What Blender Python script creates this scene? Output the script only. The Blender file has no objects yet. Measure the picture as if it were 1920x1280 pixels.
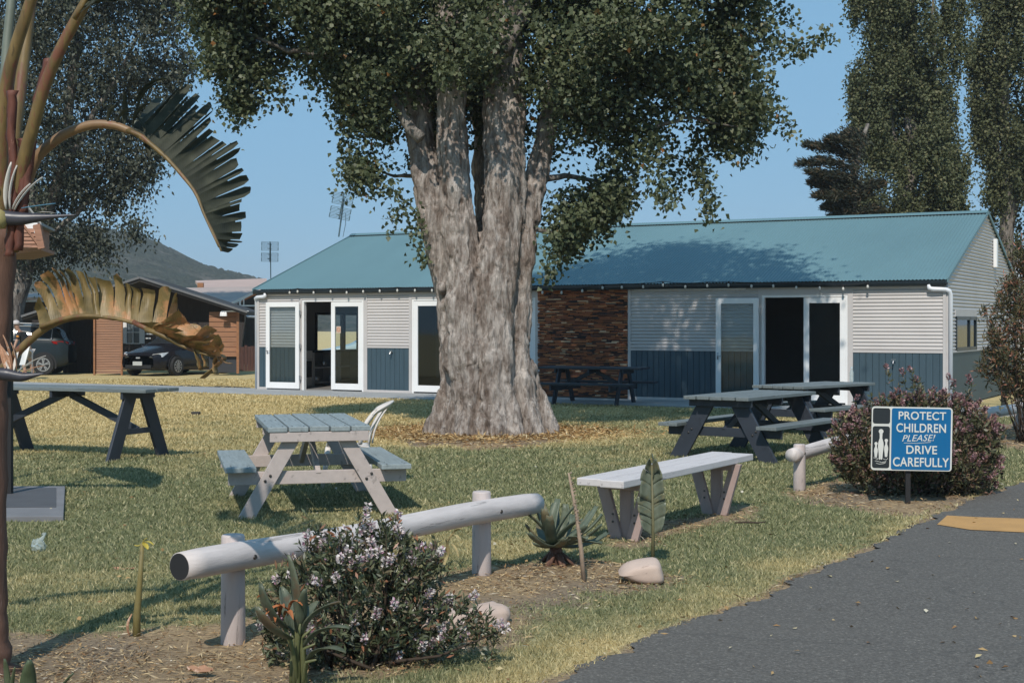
import bpy, math, random
import numpy as np
from mathutils import Vector, Matrix
R = math.radians
rng = np.random.default_rng(11)
random.seed(5)
sc = bpy.context.scene
col = sc.collection

# ------------------------------------------------------------------ camera, sky, sun, exposure
F, H, HY = 2667.0, 1.7, 608.0            # focal length in photo pixels, eye height, horizon row
cam = bpy.data.cameras.new('camera'); camo = bpy.data.objects.new('camera', cam); col.objects.link(camo)
camo.location = (0, 0, H); camo.rotation_euler = (R(90), 0, 0)
cam.sensor_width = 36; cam.lens = 50.0; cam.shift_y = -(640 - HY) / 1920
cam.clip_start = 0.1; cam.clip_end = 8000
sc.camera = camo
SUN_EL = 47.0
sd = Vector((0.19, 0.98, 0)).normalized() * math.cos(R(SUN_EL)); sd.z = -math.sin(R(SUN_EL))
w = bpy.data.worlds.new('World'); sc.world = w; w.use_nodes = True
nt = w.node_tree; bg = nt.nodes['Background']
sky = nt.nodes.new('ShaderNodeTexSky'); sky.sky_type = 'NISHITA'; sky.sun_disc = False
sky.sun_elevation = R(SUN_EL); sky.sun_rotation = math.atan2(-sd.x, -sd.y)
sky.altitude = 0; sky.air_density = 1.0; sky.dust_density = 0.1; sky.ozone_density = 3.0
sm_ = nt.nodes.new('ShaderNodeMix'); sm_.data_type = 'RGBA'; sm_.inputs[0].default_value = .85; sm_.inputs[7].default_value = (2.05, 4.3, 6.6, 1)
nt.links.new(sky.outputs[0], sm_.inputs[6]); nt.links.new(sm_.outputs[2], bg.inputs[0]); bg.inputs[1].default_value = 0.092
sl = bpy.data.lights.new('sun', 'SUN'); sl.energy = 3.55; sl.angle = R(0.53); sl.color = (1.0, 0.93, 0.83)
so = bpy.data.objects.new('sun', sl); col.objects.link(so); so.rotation_euler = sd.to_track_quat('-Z', 'Y').to_euler()
so.location = (0, 0, 30)
vs = sc.view_settings; vs.view_transform = 'Standard'; vs.look = 'None'; vs.exposure = 0.2; vs.gamma = 1.0; vs.use_curve_mapping = False
sc.cycles.max_bounces = 6; sc.cycles.transparent_max_bounces = 6

# ------------------------------------------------------------------ helpers
def G(px, py):                            # a point of the ground seen at a photo pixel
    Y = F * H / (py - HY); return Vector(((px - 960) / F * Y, Y, 0))
def P(px, py, Y):                         # a point at depth Y
    return Vector(((px - 960) / F * Y, Y, H - (py - HY) / F * Y))

def hash3(i, j, k, s):
    n = (i * 374761393 + j * 668265263 + k * 2147483647 + s * 974711) & 0xffffffff
    n = ((n ^ (n >> 13)) * 1274126177) & 0xffffffff
    n = n ^ (n >> 16)
    return (n & 0xffff) / 65535.0
def vnoise(p, s=0):
    p = np.asarray(p, float)
    if p.shape[1] == 2: p = np.concatenate([p, np.zeros((len(p), 1))], 1)
    f = np.floor(p).astype(np.int64); t = p - f; t = t * t * (3 - 2 * t); out = 0
    for a in (0, 1):
        for b in (0, 1):
            for c in (0, 1):
                wgt = (t[:, 0] if a else 1 - t[:, 0]) * (t[:, 1] if b else 1 - t[:, 1]) * (t[:, 2] if c else 1 - t[:, 2])
                out = out + wgt * hash3(f[:, 0] + a, f[:, 1] + b, f[:, 2] + c, s)
    return out
def fbm(p, s=0, o=4):
    p = np.asarray(p, float); r = 0; a = .5
    for i in range(o): r = r + a * vnoise(p * 2 ** i, s + i); a *= .5
    return r
def inpoly(x, y, poly):
    poly = np.asarray(poly, float); r = np.zeros(len(x), bool); n = len(poly)
    for i in range(n):
        x0, y0 = poly[i]; x1, y1 = poly[(i + 1) % n]
        if y0 == y1: continue
        c = ((y0 > y) != (y1 > y)) & (x < (x1 - x0) * (y - y0) / (y1 - y0) + x0)
        r ^= c
    return r
def polydist(x, y, poly):
    poly = np.asarray(poly, float); d = np.full(len(x), 1e9); n = len(poly)
    for i in range(n):
        a = poly[i]; b = poly[(i + 1) % n]; e = b - a
        t = np.clip(((x - a[0]) * e[0] + (y - a[1]) * e[1]) / max(e @ e, 1e-9), 0, 1)
        d = np.minimum(d, np.hypot(x - a[0] - t * e[0], y - a[1] - t * e[1]))
    return d

def tag(o, label=None, cat=None, group=None, kind=None):
    if label: o['label'] = label
    if cat: o['category'] = cat
    if group: o['group'] = group
    if kind: o['kind'] = kind
    return o
def thing(name, label, cat, loc=(0, 0, 0), rz=0, group=None):
    o = bpy.data.objects.new(name, None); col.objects.link(o); o.location = loc; o.rotation_euler = (0, 0, rz)
    o.empty_display_size = .2
    return tag(o, label, cat, group)
def frame(o):
    m = Matrix.Identity(4)
    while o is not None:
        m = (Matrix.Translation(o.location) @ o.rotation_euler.to_matrix().to_4x4()) @ m; o = o.parent
    return m
def copy_tree(o, parent=None):
    c = o.copy(); col.objects.link(c); c.parent = parent
    for ch in list(o.children): copy_tree(ch, c)
    return c
def link(name, me, mat, parent=None, smooth=False):
    o = bpy.data.objects.new(name, me); col.objects.link(o)
    if parent is not None: o.parent = parent
    if mat is not None: me.materials.append(mat)
    if smooth: me.polygons.foreach_set('use_smooth', [True] * len(me.polygons))
    return o
def fastmesh(name, V, faces_n, nper):
    """V (M,3); faces of nper consecutive vertices or an index array."""
    me = bpy.data.meshes.new(name); V = np.ascontiguousarray(V, np.float32)
    idx = faces_n if isinstance(faces_n, np.ndarray) else np.arange(len(V), dtype=np.int32)
    idx = np.ascontiguousarray(idx.reshape(-1), np.int32); nf = len(idx) // nper
    me.vertices.add(len(V)); me.vertices.foreach_set('co', V.reshape(-1))
    me.loops.add(len(idx)); me.loops.foreach_set('vertex_index', idx)
    me.polygons.add(nf); me.polygons.foreach_set('loop_start', np.arange(0, nf * nper, nper, dtype=np.int32))
    me.polygons.foreach_set('loop_total', np.full(nf, nper, np.int32))
    me.update(calc_edges=True); me.validate()
    return me

class MB:
    def __init__(s): s.v = []; s.f = []
    def add(s, vs, fs):
        n = len(s.v); s.v += [Vector(v) for v in vs]; s.f += [tuple(n + i for i in f) for f in fs]; return s
    def box(s, c, d, rot=None):
        c = Vector(c); x, y, z = d[0] / 2, d[1] / 2, d[2] / 2
        v = [Vector(q) for q in ((-x, -y, -z), (x, -y, -z), (x, y, -z), (-x, y, -z), (-x, -y, z), (x, -y, z), (x, y, z), (-x, y, z))]
        if rot is not None: v = [rot @ q for q in v]
        return s.add([q + c for q in v], [(0, 3, 2, 1), (4, 5, 6, 7), (0, 1, 5, 4), (1, 2, 6, 5), (2, 3, 7, 6), (3, 0, 4, 7)])
    def span(s, a, b):
        a, b = Vector(a), Vector(b); return s.box((a + b) / 2, [abs(q) for q in (b - a)])
    def bar(s, a, b, w_, h_, up=(0, 0, 1)):          # beam from a to b; w_ sideways, h_ along up
        a, b = Vector(a), Vector(b); d = (b - a); L = d.length; x = d / L
        u = Vector(up); y = u.cross(x)
        if y.length < 1e-5: y = Vector((0, 1, 0)).cross(x)
        y.normalize(); z = x.cross(y)
        return s.box((a + b) / 2, (L, w_, h_), Matrix((x, y, z)).transposed())
    def tube(s, pts, r, n=8, cap=True, wob=0, seed=0):
        pts = [Vector(p) for p in pts]; N = len(pts)
        rr = r if hasattr(r, '__len__') else [r] * N
        rs = random.Random(seed); base = len(s.v); pref = None
        for i, p in enumerate(pts):
            t = (pts[min(i + 1, N - 1)] - pts[max(i - 1, 0)]).normalized()
            if pref is None:
                a = Vector((0, 0, 1)) if abs(t.z) < .9 else Vector((1, 0, 0)); pref = a.cross(t).normalized()
            e1 = (pref - t * pref.dot(t)).normalized(); e2 = t.cross(e1); pref = e1
            for k in range(n):
                an = 2 * math.pi * k / n; q = rr[i] * (1 + wob * (rs.random() - .5))
                s.v.append(p + e1 * math.cos(an) * q + e2 * math.sin(an) * q)
        for i in range(N - 1):
            for k in range(n):
                a = base + i * n + k; b = base + i * n + (k + 1) % n
                s.f.append((a, b, b + n, a + n))
        if cap:
            s.f.append(tuple(base + k for k in reversed(range(n)))); s.f.append(tuple(base + (N - 1) * n + k for k in range(n)))
        return s
    def lathe(s, prof, c=(0, 0, 0), n=16, axis='z'):
        c = Vector(c); base = len(s.v)
        for (r_, z_) in prof:
            for k in range(n):
                a = 2 * math.pi * k / n; q = (r_ * math.cos(a), r_ * math.sin(a), z_)
                if axis == 'y': q = (q[0], q[2], q[1])
                if axis == 'x': q = (q[2], q[0], q[1])
                s.v.append(c + Vector(q))
        for i in range(len(prof) - 1):
            for k in range(n):
                a = base + i * n + k; b = base + i * n + (k + 1) % n
                s.f.append((a, b, b + n, a + n))
        s.f.append(tuple(base + k for k in reversed(range(n)))); s.f.append(tuple(base + (len(prof) - 1) * n + k for k in range(n)))
        return s
    def prism(s, poly, d, base=None):                # 3-D outline extruded along d
        n = len(poly); poly = [Vector(p) for p in poly]; d = Vector(d); b = len(s.v)
        s.v += poly + [p + d for p in poly]
        s.f.append(tuple(b + i for i in range(n))); s.f.append(tuple(b + n + i for i in reversed(range(n))))
        for i in range(n): s.f.append((b + (i + 1) % n, b + i, b + n + i, b + n + (i + 1) % n))
        return s
    def grid(s, rows):                               # rows of points -> quads
        n = len(rows[0]); b = len(s.v)
        for r_ in rows: s.v += [Vector(q) for q in r_]
        for i in range(len(rows) - 1):
            for k in range(n - 1):
                a = b + i * n + k; s.f.append((a, a + 1, a + n + 1, a + n))
        return s
    def build(s, name, mat, parent=None, smooth=False, bevel=0, world=False, solid=0):
        v = s.v
        if world and parent is not None:
            m = frame(parent).inverted(); v = [m @ q for q in v]
        me = bpy.data.meshes.new(name); me.from_pydata([tuple(q) for q in v], [], s.f); me.update()
        o = link(name, me, mat, parent, smooth)
        if solid:
            m = o.modifiers.new('thickness', 'SOLIDIFY'); m.thickness = solid; m.offset = 0
        if bevel:
            m = o.modifiers.new('bevel', 'BEVEL'); m.width = bevel; m.segments = 2; m.limit_method = 'ANGLE'; m.angle_limit = R(40)
        return o

# ------------------------------------------------------------------ materials
class NT:
    def __init__(s, name):
        s.m = bpy.data.materials.new(name); s.m.use_nodes = True; s.t = s.m.node_tree; s.b = s.t.nodes['Principled BSDF']
    def n(s, typ, **kw):
        o = s.t.nodes.new('ShaderNode' + typ)
        for k, v in kw.items():
            if k.startswith('i_'):
                key = k[2:]; o.inputs[int(key) if key.isdigit() else key].default_value = v
            else: setattr(o, k, v)
        return o
    def l(s, a, b): s.t.links.new(a, b)
    def noise(s, vec, scale, detail=4, rough=.55):
        o = s.n('TexNoise', i_Scale=scale, i_Detail=detail, i_Roughness=rough)
        if vec is not None: s.l(vec, o.inputs['Vector'])
        return o.outputs['Fac']
    def ramp(s, fac, stops):
        o = s.n('ValToRGB'); e = o.color_ramp.elements
        while len(e) < len(stops): e.new(.5)
        for q, (p, c) in zip(e, stops):
            q.position = p; q.color = (c[0], c[1], c[2], 1) if hasattr(c, '__len__') else (c, c, c, 1)
        s.l(fac, o.inputs[0]); return o.outputs[0]
    def mix(s, fac, a, b, typ='MIX'):
        o = s.n('Mix', data_type='RGBA', blend_type=typ)
        for sock, val in ((0, fac), (6, a), (7, b)):
            if hasattr(val, 'links'): s.l(val, o.inputs[sock])
            else: o.inputs[sock].default_value = (val if sock == 0 else (val[0], val[1], val[2], 1))
        return o.outputs[2]
    def coord(s, scale=(1, 1, 1), out='Object'):
        c = s.n('TexCoord'); m = s.n('Mapping'); m.inputs['Scale'].default_value = scale
        s.l(c.outputs[out], m.inputs[0]); return m.outputs[0]
    def bump(s, h, strength=.4, dist=.02):
        o = s.n('Bump', i_Strength=strength, i_Distance=dist); s.l(h, o.inputs['Height']); s.l(o.outputs[0], s.b.inputs['Normal']); return o
    def color(s, c):
        if hasattr(c, 'links'): s.l(c, s.b.inputs['Base Color'])
        else: s.b.inputs['Base Color'].default_value = (c[0], c[1], c[2], 1)
    def set(s, **kw):
        for k, v in kw.items(): s.b.inputs[k.replace('_', ' ')].default_value = v
        return s.m
def mul(c, k): return tuple(q * k for q in c)
def paint(name, c, rough=.6, var=.12, scale=6, wear=None, stretch=(1, 1, 1), bump=.15, worn=.62, metallic=0, wscale=None, crack=None, cdark=.35):
    t = NT(name); v = t.coord(stretch)
    n1 = t.noise(v, scale, 5); a = t.ramp(n1, [(.3, mul(c, 1 - var)), (.7, mul(c, 1 + var))])
    if wear:
        n2 = t.noise(v, wscale or scale * 2.3, 8, .7); a = t.mix(t.ramp(n2, [(worn, 0), (worn + .08, 1)]), a, wear)
    if crack:
        nc = t.noise(t.coord(crack), 1.0, 6, .65); a = t.mix(t.ramp(nc, [(.62, 0), (.655, .8), (.70, .25)]), a, mul(c, cdark)); a = t.mix(t.ramp(nc, [(.30, .35), (.42, 0)]), a, mul(c, 1.2))
    t.color(a); t.set(Roughness=rough, Metallic=metallic)
    if bump: t.bump(t.noise(v, scale * 6, 4), bump, .004)
    return t.m
def flat(name, c, rough=.5, metallic=0, spec=.5):
    t = NT(name); t.color(c); t.set(Roughness=rough, Metallic=metallic); t.b.inputs['Specular IOR Level'].default_value = spec; return t.m
def leafmat(name, stops, rough=.5, trans=.25, tcol=None, spec=.4, scale=None):
    t = NT(name); g = t.n('NewGeometry'); c = t.ramp(g.outputs['Random Per Island'], stops)
    t.color(c); t.set(Roughness=rough); t.b.inputs['Specular IOR Level'].default_value = spec
    if trans:
        tr = t.n('BsdfTranslucent'); mx = t.n('MixShader'); mx.inputs[0].default_value = trans
        t.l(t.mix(.5, c, tcol or (.12, .16, .03)), tr.inputs[0])
        t.l(t.b.outputs[0], mx.inputs[1]); t.l(tr.outputs[0], mx.inputs[2])
        t.l(mx.outputs[0], t.t.nodes['Material Output'].inputs[0])
    return t.m
def glassmat(name, tint=(.02, .025, .028), rough=.03, alpha=.05):
    t = NT(name); tr = t.n('BsdfTransparent'); tr.inputs[0].default_value = (.93, .96, .96, 1)
    gl = t.n('BsdfGlossy', i_Roughness=rough); gl.inputs[0].default_value = (.9, .95, 1, 1)
    fr = t.n('LayerWeight', i_Blend=.25); mx = t.n('MixShader'); mr = t.n('MapRange')
    mr.inputs['To Min'].default_value = .025; mr.inputs['To Max'].default_value = .35; t.l(fr.outputs['Fresnel'], mr.inputs[0])
    t.l(mr.outputs[0], mx.inputs[0]); t.l(tr.outputs[0], mx.inputs[1]); t.l(gl.outputs[0], mx.inputs[2])
    m2 = t.n('MixShader'); m2.inputs[0].default_value = alpha; d = t.n('BsdfDiffuse'); d.inputs[0].default_value = (*tint, 1)
    t.l(mx.outputs[0], m2.inputs[1]); t.l(d.outputs[0], m2.inputs[2])
    t.l(m2.outputs[0], t.t.nodes['Material Output'].inputs[0]); return t.m

M = {}
M['roof'] = paint('teal_roof_steel', (.118, .208, .232), .42, .07, .6, stretch=(1, .3, 1), bump=0)
M['roof'].node_tree.nodes['Principled BSDF'].inputs['Specular IOR Level'].default_value = .35
M['gutter'] = flat('navy_gutter', (.012, .02, .027), .35)
M['corr'] = paint('greige_corrugated_steel', (.50, .475, .465), .5, .05, 1.2, wear=(.4, .37, .35), worn=.66, bump=0)
M['greige'] = paint('greige_trim_paint', (.50, .475, .465), .55, .05, 2, bump=.05)
M['dado'] = paint('slate_blue_boards', (.042, .075, .098), .55, .1, 1.5, stretch=(6, 6, .6), bump=.1)
M['dado2'] = paint('slate_green_panel', (.06, .088, .093), .6, .07, 1.0, bump=.05)
M['white'] = paint('white_gloss_paint', (.80, .80, .80), .4, .03, 2, bump=.03)
M['pvc'] = flat('white_plastic_pipe', (.72, .74, .78), .35)
M['glass'] = glassmat('door_glass')
M['dark'] = flat('dark_interior', (.03, .028, .027), .8)
M['dark2'] = flat('interior_wall', (.30, .28, .26), .8)
M['black'] = flat('black_rubber', (.012, .012, .013), .7)
M['steel'] = flat('brushed_steel', (.45, .45, .46), .35, .9)
M['bulb'] = flat('frosted_bulb', (.55, .54, .5), .2)
M['concrete'] = paint('pale_concrete', (.30, .305, .305), .85, .12, 1.5, wear=(.15, .15, .15), worn=.6, bump=.3)
M['slab'] = paint('grey_concrete_slab', (.17, .17, .18), .85, .12, 3, bump=.3)
M['mat'] = paint('dark_rubber_mat', (.075, .077, .085), .8, .1, 4)
M['tabletop'] = paint('worn_blue_grey_paint', (.245, .285, .295), .62, .16, 7, wear=(.13, .14, .14), worn=.63, stretch=(.5, 5, 5), wscale=5, crack=(2, 26, 26))
M['beige'] = paint('beige_paint', (.45, .385, .36), .6, .07, 5, wear=(.33, .25, .22), worn=.68, stretch=(1, 3, 3), crack=(10, 14, 14), cdark=.5)
M['darktop'] = paint('weathered_slate_paint', (.15, .172, .175), .6, .16, 6, wear=(.08, .095, .10), worn=.58, stretch=(.5, 5, 5), wscale=4, crack=(2, 26, 26))
M['darkleg'] = paint('navy_black_paint', (.028, .034, .047), .55, .15, 5, wear=(.06, .065, .08), worn=.66, crack=(14, 14, 2.5), cdark=.5)
M['benchtop'] = paint('chalky_white_paint', (.57, .53, .525), .6, .06, 5, wear=(.36, .32, .32), worn=.67, stretch=(.6, 5, 5), wscale=4, crack=(2, 26, 26))
M['mauve'] = paint('mauve_beige_paint', (.37, .275, .25), .65, .1, 5, wear=(.22, .14, .14), worn=.66, stretch=(3, 3, 1), crack=(24, 24, 2.5))
M['log'] = paint('pale_log_paint', (.55, .495, .475), .6, .14, 4, wear=(.36, .29, .27), worn=.66, stretch=(1, 6, 6), wscale=2.5, bump=.4, crack=(1.6, 22, 22))
M['logpost'] = paint('pale_post_paint', (.50, .43, .41), .65, .1, 4, wear=(.2, .14, .14), worn=.69, stretch=(4, 4, 1), bump=.4, crack=(22, 22, 2))
M['charcoal'] = flat('charcoal_end_paint', (.015, .015, .017), .7)
M['bolt'] = flat('bolt_steel', (.1, .09, .085), .45, .8)
M['plastic'] = flat('white_plastic', (.68, .62, .57), .4)
M['timber'] = paint('oiled_cedar_boards', (.26, .115, .05), .6, .25, 3, stretch=(.4, 1, 8), wear=(.13, .055, .025), worn=.6)
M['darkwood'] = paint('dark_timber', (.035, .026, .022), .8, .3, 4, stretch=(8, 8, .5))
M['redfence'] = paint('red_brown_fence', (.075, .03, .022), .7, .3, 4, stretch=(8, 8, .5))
M['beigeroof'] = paint('beige_roof', (.36, .29, .26), .75, .1, 1.0, bump=0)
M['darkroof'] = paint('dark_roof_underside', (.03, .027, .026), .8, .15, 1)
M['rock'] = paint('pale_sandstone', (.47, .36, .30), .85, .16, 4, wear=(.3, .2, .15), worn=.6, bump=.5)

def ground_mat():
    t = NT('lawn_and_soil'); v = t.coord()
    at = t.n('Attribute', attribute_name='dirt').outputs['Fac']; dr = t.n('Attribute', attribute_name='dry').outputs['Fac']
    n_f = t.noise(v, 35, 6, .7); n_m = t.noise(v, 5, 5, .65); n_c = t.noise(v, .9, 4)
    vs_ = t.coord((14, 60, 10)); n_s = t.noise(vs_, 1.0, 5, .7)
    green = t.ramp(n_f, [(.34, (.08, .09, .044)), (.5, (.16, .17, .085)), (.66, (.28, .275, .155))])
    straw = t.ramp(n_f, [(.34, (.31, .24, .115)), (.5, (.50, .395, .195)), (.68, (.66, .54, .30))])
    a = t.n('Math', operation='ADD'); t.l(dr, a.inputs[0]); s1 = t.n('Math', operation='MULTIPLY_ADD'); t.l(n_m, s1.inputs[0]); s1.inputs[1].default_value = .9; s1.inputs[2].default_value = -.45
    t.l(s1.outputs[0], a.inputs[1])
    s2 = t.n('Math', operation='MULTIPLY_ADD'); t.l(n_c, s2.inputs[0]); s2.inputs[1].default_value = .8; s2.inputs[2].default_value = -.4
    a2 = t.n('Math', operation='ADD'); t.l(a.outputs[0], a2.inputs[0]); t.l(s2.outputs[0], a2.inputs[1])
    grass = t.mix(t.ramp(a2.outputs[0], [(.15, 0), (.75, 1)]), green, straw)
    soil = t.ramp(n_s, [(.30, (.07, .05, .036)), (.43, (.24, .17, .105)), (.56, (.40, .29, .17)), (.74, (.52, .39, .23))])
    soil = t.mix(t.ramp(n_c, [(.4, 0), (.6, 1)]), soil, t.ramp(n_f, [(.34, (.12, .092, .068)), (.55, (.26, .20, .14)), (.72, (.40, .31, .21))]))
    b = t.n('Math', operation='ADD'); t.l(at, b.inputs[0]); s3 = t.n('Math', operation='MULTIPLY_ADD'); t.l(n_m, s3.inputs[0]); s3.inputs[1].default_value = .8; s3.inputs[2].default_value = -.4
    t.l(s3.outputs[0], b.inputs[1])
    t.color(t.mix(t.ramp(b.outputs[0], [(.4, 0), (.62, 1)]), grass, soil)); t.set(Roughness=.95); t.b.inputs['Specular IOR Level'].default_value = .1
    t.bump(n_f, .7, .03); return t.m
M['ground'] = ground_mat()
def asphalt_mat():
    t = NT('asphalt'); v = t.coord()
    n = t.noise(v, 55, 4, .85); n2 = t.noise(v, .7, 5); n3 = t.noise(v, 45, 4, .7)
    c = t.ramp(n, [(.36, (.062, .057, .052)), (.46, (.095, .088, .08)), (.54, (.122, .113, .103)), (.61, (.165, .155, .138)), (.70, (.30, .28, .245))])
    c = t.mix(t.ramp(n2, [(.35, 0), (.65, .3)]), c, (.12, .111, .10))
    vo = t.n('TexVoronoi', i_Scale=11.0); t.l(v, vo.inputs['Vector'])
    c = t.mix(t.ramp(vo.outputs['Distance'], [(.05, .75), (.085, 0)]), c, (.36, .33, .28))
    cr = t.n('TexVoronoi', feature='DISTANCE_TO_EDGE', i_Scale=.35); wn = t.n('TexNoise', i_Scale=2.5, i_Detail=6.0); t.l(v, wn.inputs['Vector'])
    ad = t.n('VectorMath', operation='MULTIPLY_ADD'); t.l(wn.outputs['Color'], ad.inputs[0]); ad.inputs[1].default_value = (.5, .5, .5); t.l(v, ad.inputs[2]); t.l(ad.outputs[0], cr.inputs['Vector'])
    c = t.mix(t.ramp(cr.outputs['Distance'], [(.0, .35), (.006, 0)]), c, (.05, .048, .046))
    t.color(c); t.set(Roughness=.85); t.b.inputs['Specular IOR Level'].default_value = .25; t.bump(n3, .6, .012); return t.m
M['asphalt'] = asphalt_mat()
M['yellow'] = paint('ochre_road_paint', (.44, .245, .085), .8, .12, 3, wear=(.3, .17, .07), worn=.6, bump=.4, wscale=18)
def bark_mat(name, dark, mid, pale, zs=.35, pale_low=True, cracks=True):
    t = NT(name); v = t.coord((1, 1, zs))
    n = t.noise(v, 7, 9, .68); n2 = t.noise(t.coord((1, 1, .35)), 1.5, 5, .6); w_ = t.n('TexWave', bands_direction='DIAGONAL', i_Scale=3.0, i_Distortion=14.0, i_Detail=5.0); w_.inputs['Detail Scale'].default_value = 1.6
    t.l(t.coord((1, 1, .25)), w_.inputs['Vector'])
    c = t.ramp(n, [(.33, dark), (.47, mid), (.62, pale)])
    c = t.mix(t.ramp(n2, [(.40, 0), (.60, .8)]), c, t.ramp(n, [(.34, mid), (.5, pale), (.7, mul(pale, 1.25))]))
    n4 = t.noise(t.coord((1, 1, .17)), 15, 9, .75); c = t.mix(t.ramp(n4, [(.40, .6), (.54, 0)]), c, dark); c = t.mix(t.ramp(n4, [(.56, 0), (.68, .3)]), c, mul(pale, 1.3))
    h = n
    if cracks:
        mw = t.n('Math', operation='MULTIPLY_ADD'); t.l(w_.outputs['Fac'], mw.inputs[0]); mw.inputs[1].default_value = .25; t.l(h, mw.inputs[2]); h = mw.outputs[0]
        m4 = t.n('Math', operation='MULTIPLY_ADD'); t.l(n4, m4.inputs[0]); m4.inputs[1].default_value = .8; t.l(h, m4.inputs[2]); h = m4.outputs[0]
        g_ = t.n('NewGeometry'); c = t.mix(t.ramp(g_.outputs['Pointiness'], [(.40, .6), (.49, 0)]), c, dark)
    t.color(c); t.set(Roughness=.9); t.b.inputs['Specular IOR Level'].default_value = .15; t.bump(h, 1.0, .09); return t.m
M['bark'] = bark_mat('poplar_bark', (.105, .074, .056), (.31, .25, .212), (.57, .51, .465))
M['bark2'] = bark_mat('grey_bark', (.06, .05, .045), (.14, .12, .105), (.3, .27, .24), cracks=False)
M['twig'] = flat('dark_twig', (.06, .045, .035), .9, 0, .1)
M['leaf'] = leafmat('poplar_leaf', [(0, (.05, .064, .032)), (.5, (.082, .10, .05)), (.85, (.125, .145, .075)), (.97, (.17, .185, .11)), (.994, (.17, .15, .07)), (1, (.26, .09, .02))], .5, .2, (.09, .12, .02), .3)
M['leaf_far'] = leafmat('poplar_leaf_far', [(0, (.06, .072, .036)), (.5, (.098, .11, .056)), (.85, (.135, .146, .076)), (1, (.19, .18, .10))], .6, .2, (.10, .11, .03), .15)
M['leaf_gum'] = leafmat('grey_leaf', [(0, (.034, .041, .028)), (.5, (.058, .067, .046)), (.85, (.095, .104, .076)), (1, (.18, .185, .15))], .55, .12, (.06, .07, .03), .25)
M['leaf_cyp'] = leafmat('cypress_needles', [(0, (.012, .018, .012)), (.7, (.03, .036, .02)), (1, (.09, .055, .025))], .7, 0)
M['leaf_hebe'] = leafmat('hebe_leaf', [(0, (.03, .04, .022)), (.45, (.085, .105, .055)), (.8, (.16, .175, .10)), (.93, (.22, .15, .10)), (1, (.3, .12, .06))], .4, .12, (.06, .08, .02), .5)
M['leaf_pink'] = leafmat('purple_tinged_leaf', [(0, (.04, .048, .022)), (.5, (.10, .105, .05)), (.78, (.17, .13, .075)), (1, (.30, .16, .13))], .45, .15, (.12, .07, .05), .4)
M['leaf_red'] = leafmat('bottlebrush_leaf', [(0, (.035, .042, .02)), (.5, (.10, .098, .045)), (.78, (.18, .125, .06)), (.9, (.32, .13, .08)), (1, (.44, .2, .14))], .5, .15, (.14, .09, .03), .4)
M['pinktip'] = leafmat('purple_flower', [(0, (.12, .07, .055)), (.5, (.28, .145, .15)), (.85, (.42, .25, .27)), (1, (.55, .42, .42))], .6, .15, (.4, .2, .25), .2)
M['petal'] = leafmat('hebe_flower', [(0, (.74, .7, .66)), (.7, (.66, .58, .58)), (.88, (.5, .30, .38)), (1, (.36, .17, .26))], .6, .15, (.6, .5, .5), .2)

def blade_mat():
    t = NT('grass_blade'); g = t.n('NewGeometry'); r_ = g.outputs['Random Per Island']; d = t.n('Attribute', attribute_name='dry').outputs['Fac']
    gr = t.ramp(r_, [(0, (.12, .135, .06)), (.45, (.21, .225, .108)), (.8, (.32, .315, .165)), (1, (.52, .46, .28))])
    st = t.ramp(r_, [(0, (.38, .29, .13)), (.5, (.59, .465, .225)), (1, (.74, .61, .34))])
    c = t.mix(d, gr, st); t.color(c); t.set(Roughness=.6); t.b.inputs['Specular IOR Level'].default_value = .25
    tr = t.n('BsdfTranslucent'); mx = t.n('MixShader'); mx.inputs[0].default_value = .25; t.l(c, tr.inputs[0])
    t.l(t.b.outputs[0], mx.inputs[1]); t.l(tr.outputs[0], mx.inputs[2]); t.l(mx.outputs[0], t.t.nodes['Material Output'].inputs[0]); return t.m
M['blade'] = blade_mat()
M['mulch'] = leafmat('bark_and_straw', [(0, (.05, .035, .025)), (.18, (.20, .11, .055)), (.5, (.42, .29, .15)), (.9, (.5, .39, .23)), (1, (.55, .5, .42))], .9, 0, spec=.1)

# ------------------------------------------------------------------ the building's frame on the ground
BA = 0.496; BL = 17.37; HE = 2.56; HR = 4.23; BW = 4.35; HB = 1.12
BR = Vector((8.707, 28.515, 0)); BU = Vector((-math.cos(BA), math.sin(BA), 0)); BV = Vector((math.sin(BA), math.cos(BA), 0))
BO = BR + BU * BL                          # left front corner: local x runs right along the wall, y to the back
def bx(px, s=0.0):                         # local x of a photo column on the plane y = s
    k = (px - 960) / F; o = BO + BV * s; d = -BU
    return (k * o.y - o.x) / (d.x - k * d.y)
def bz(px, py, s=0.0):
    o = BO + BV * s - BU * bx(px, s); return H - (py - HY) / F * o.y
def bw(x, y, z): q = BO - BU * x + BV * y; return Vector((q.x, q.y, z))

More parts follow.
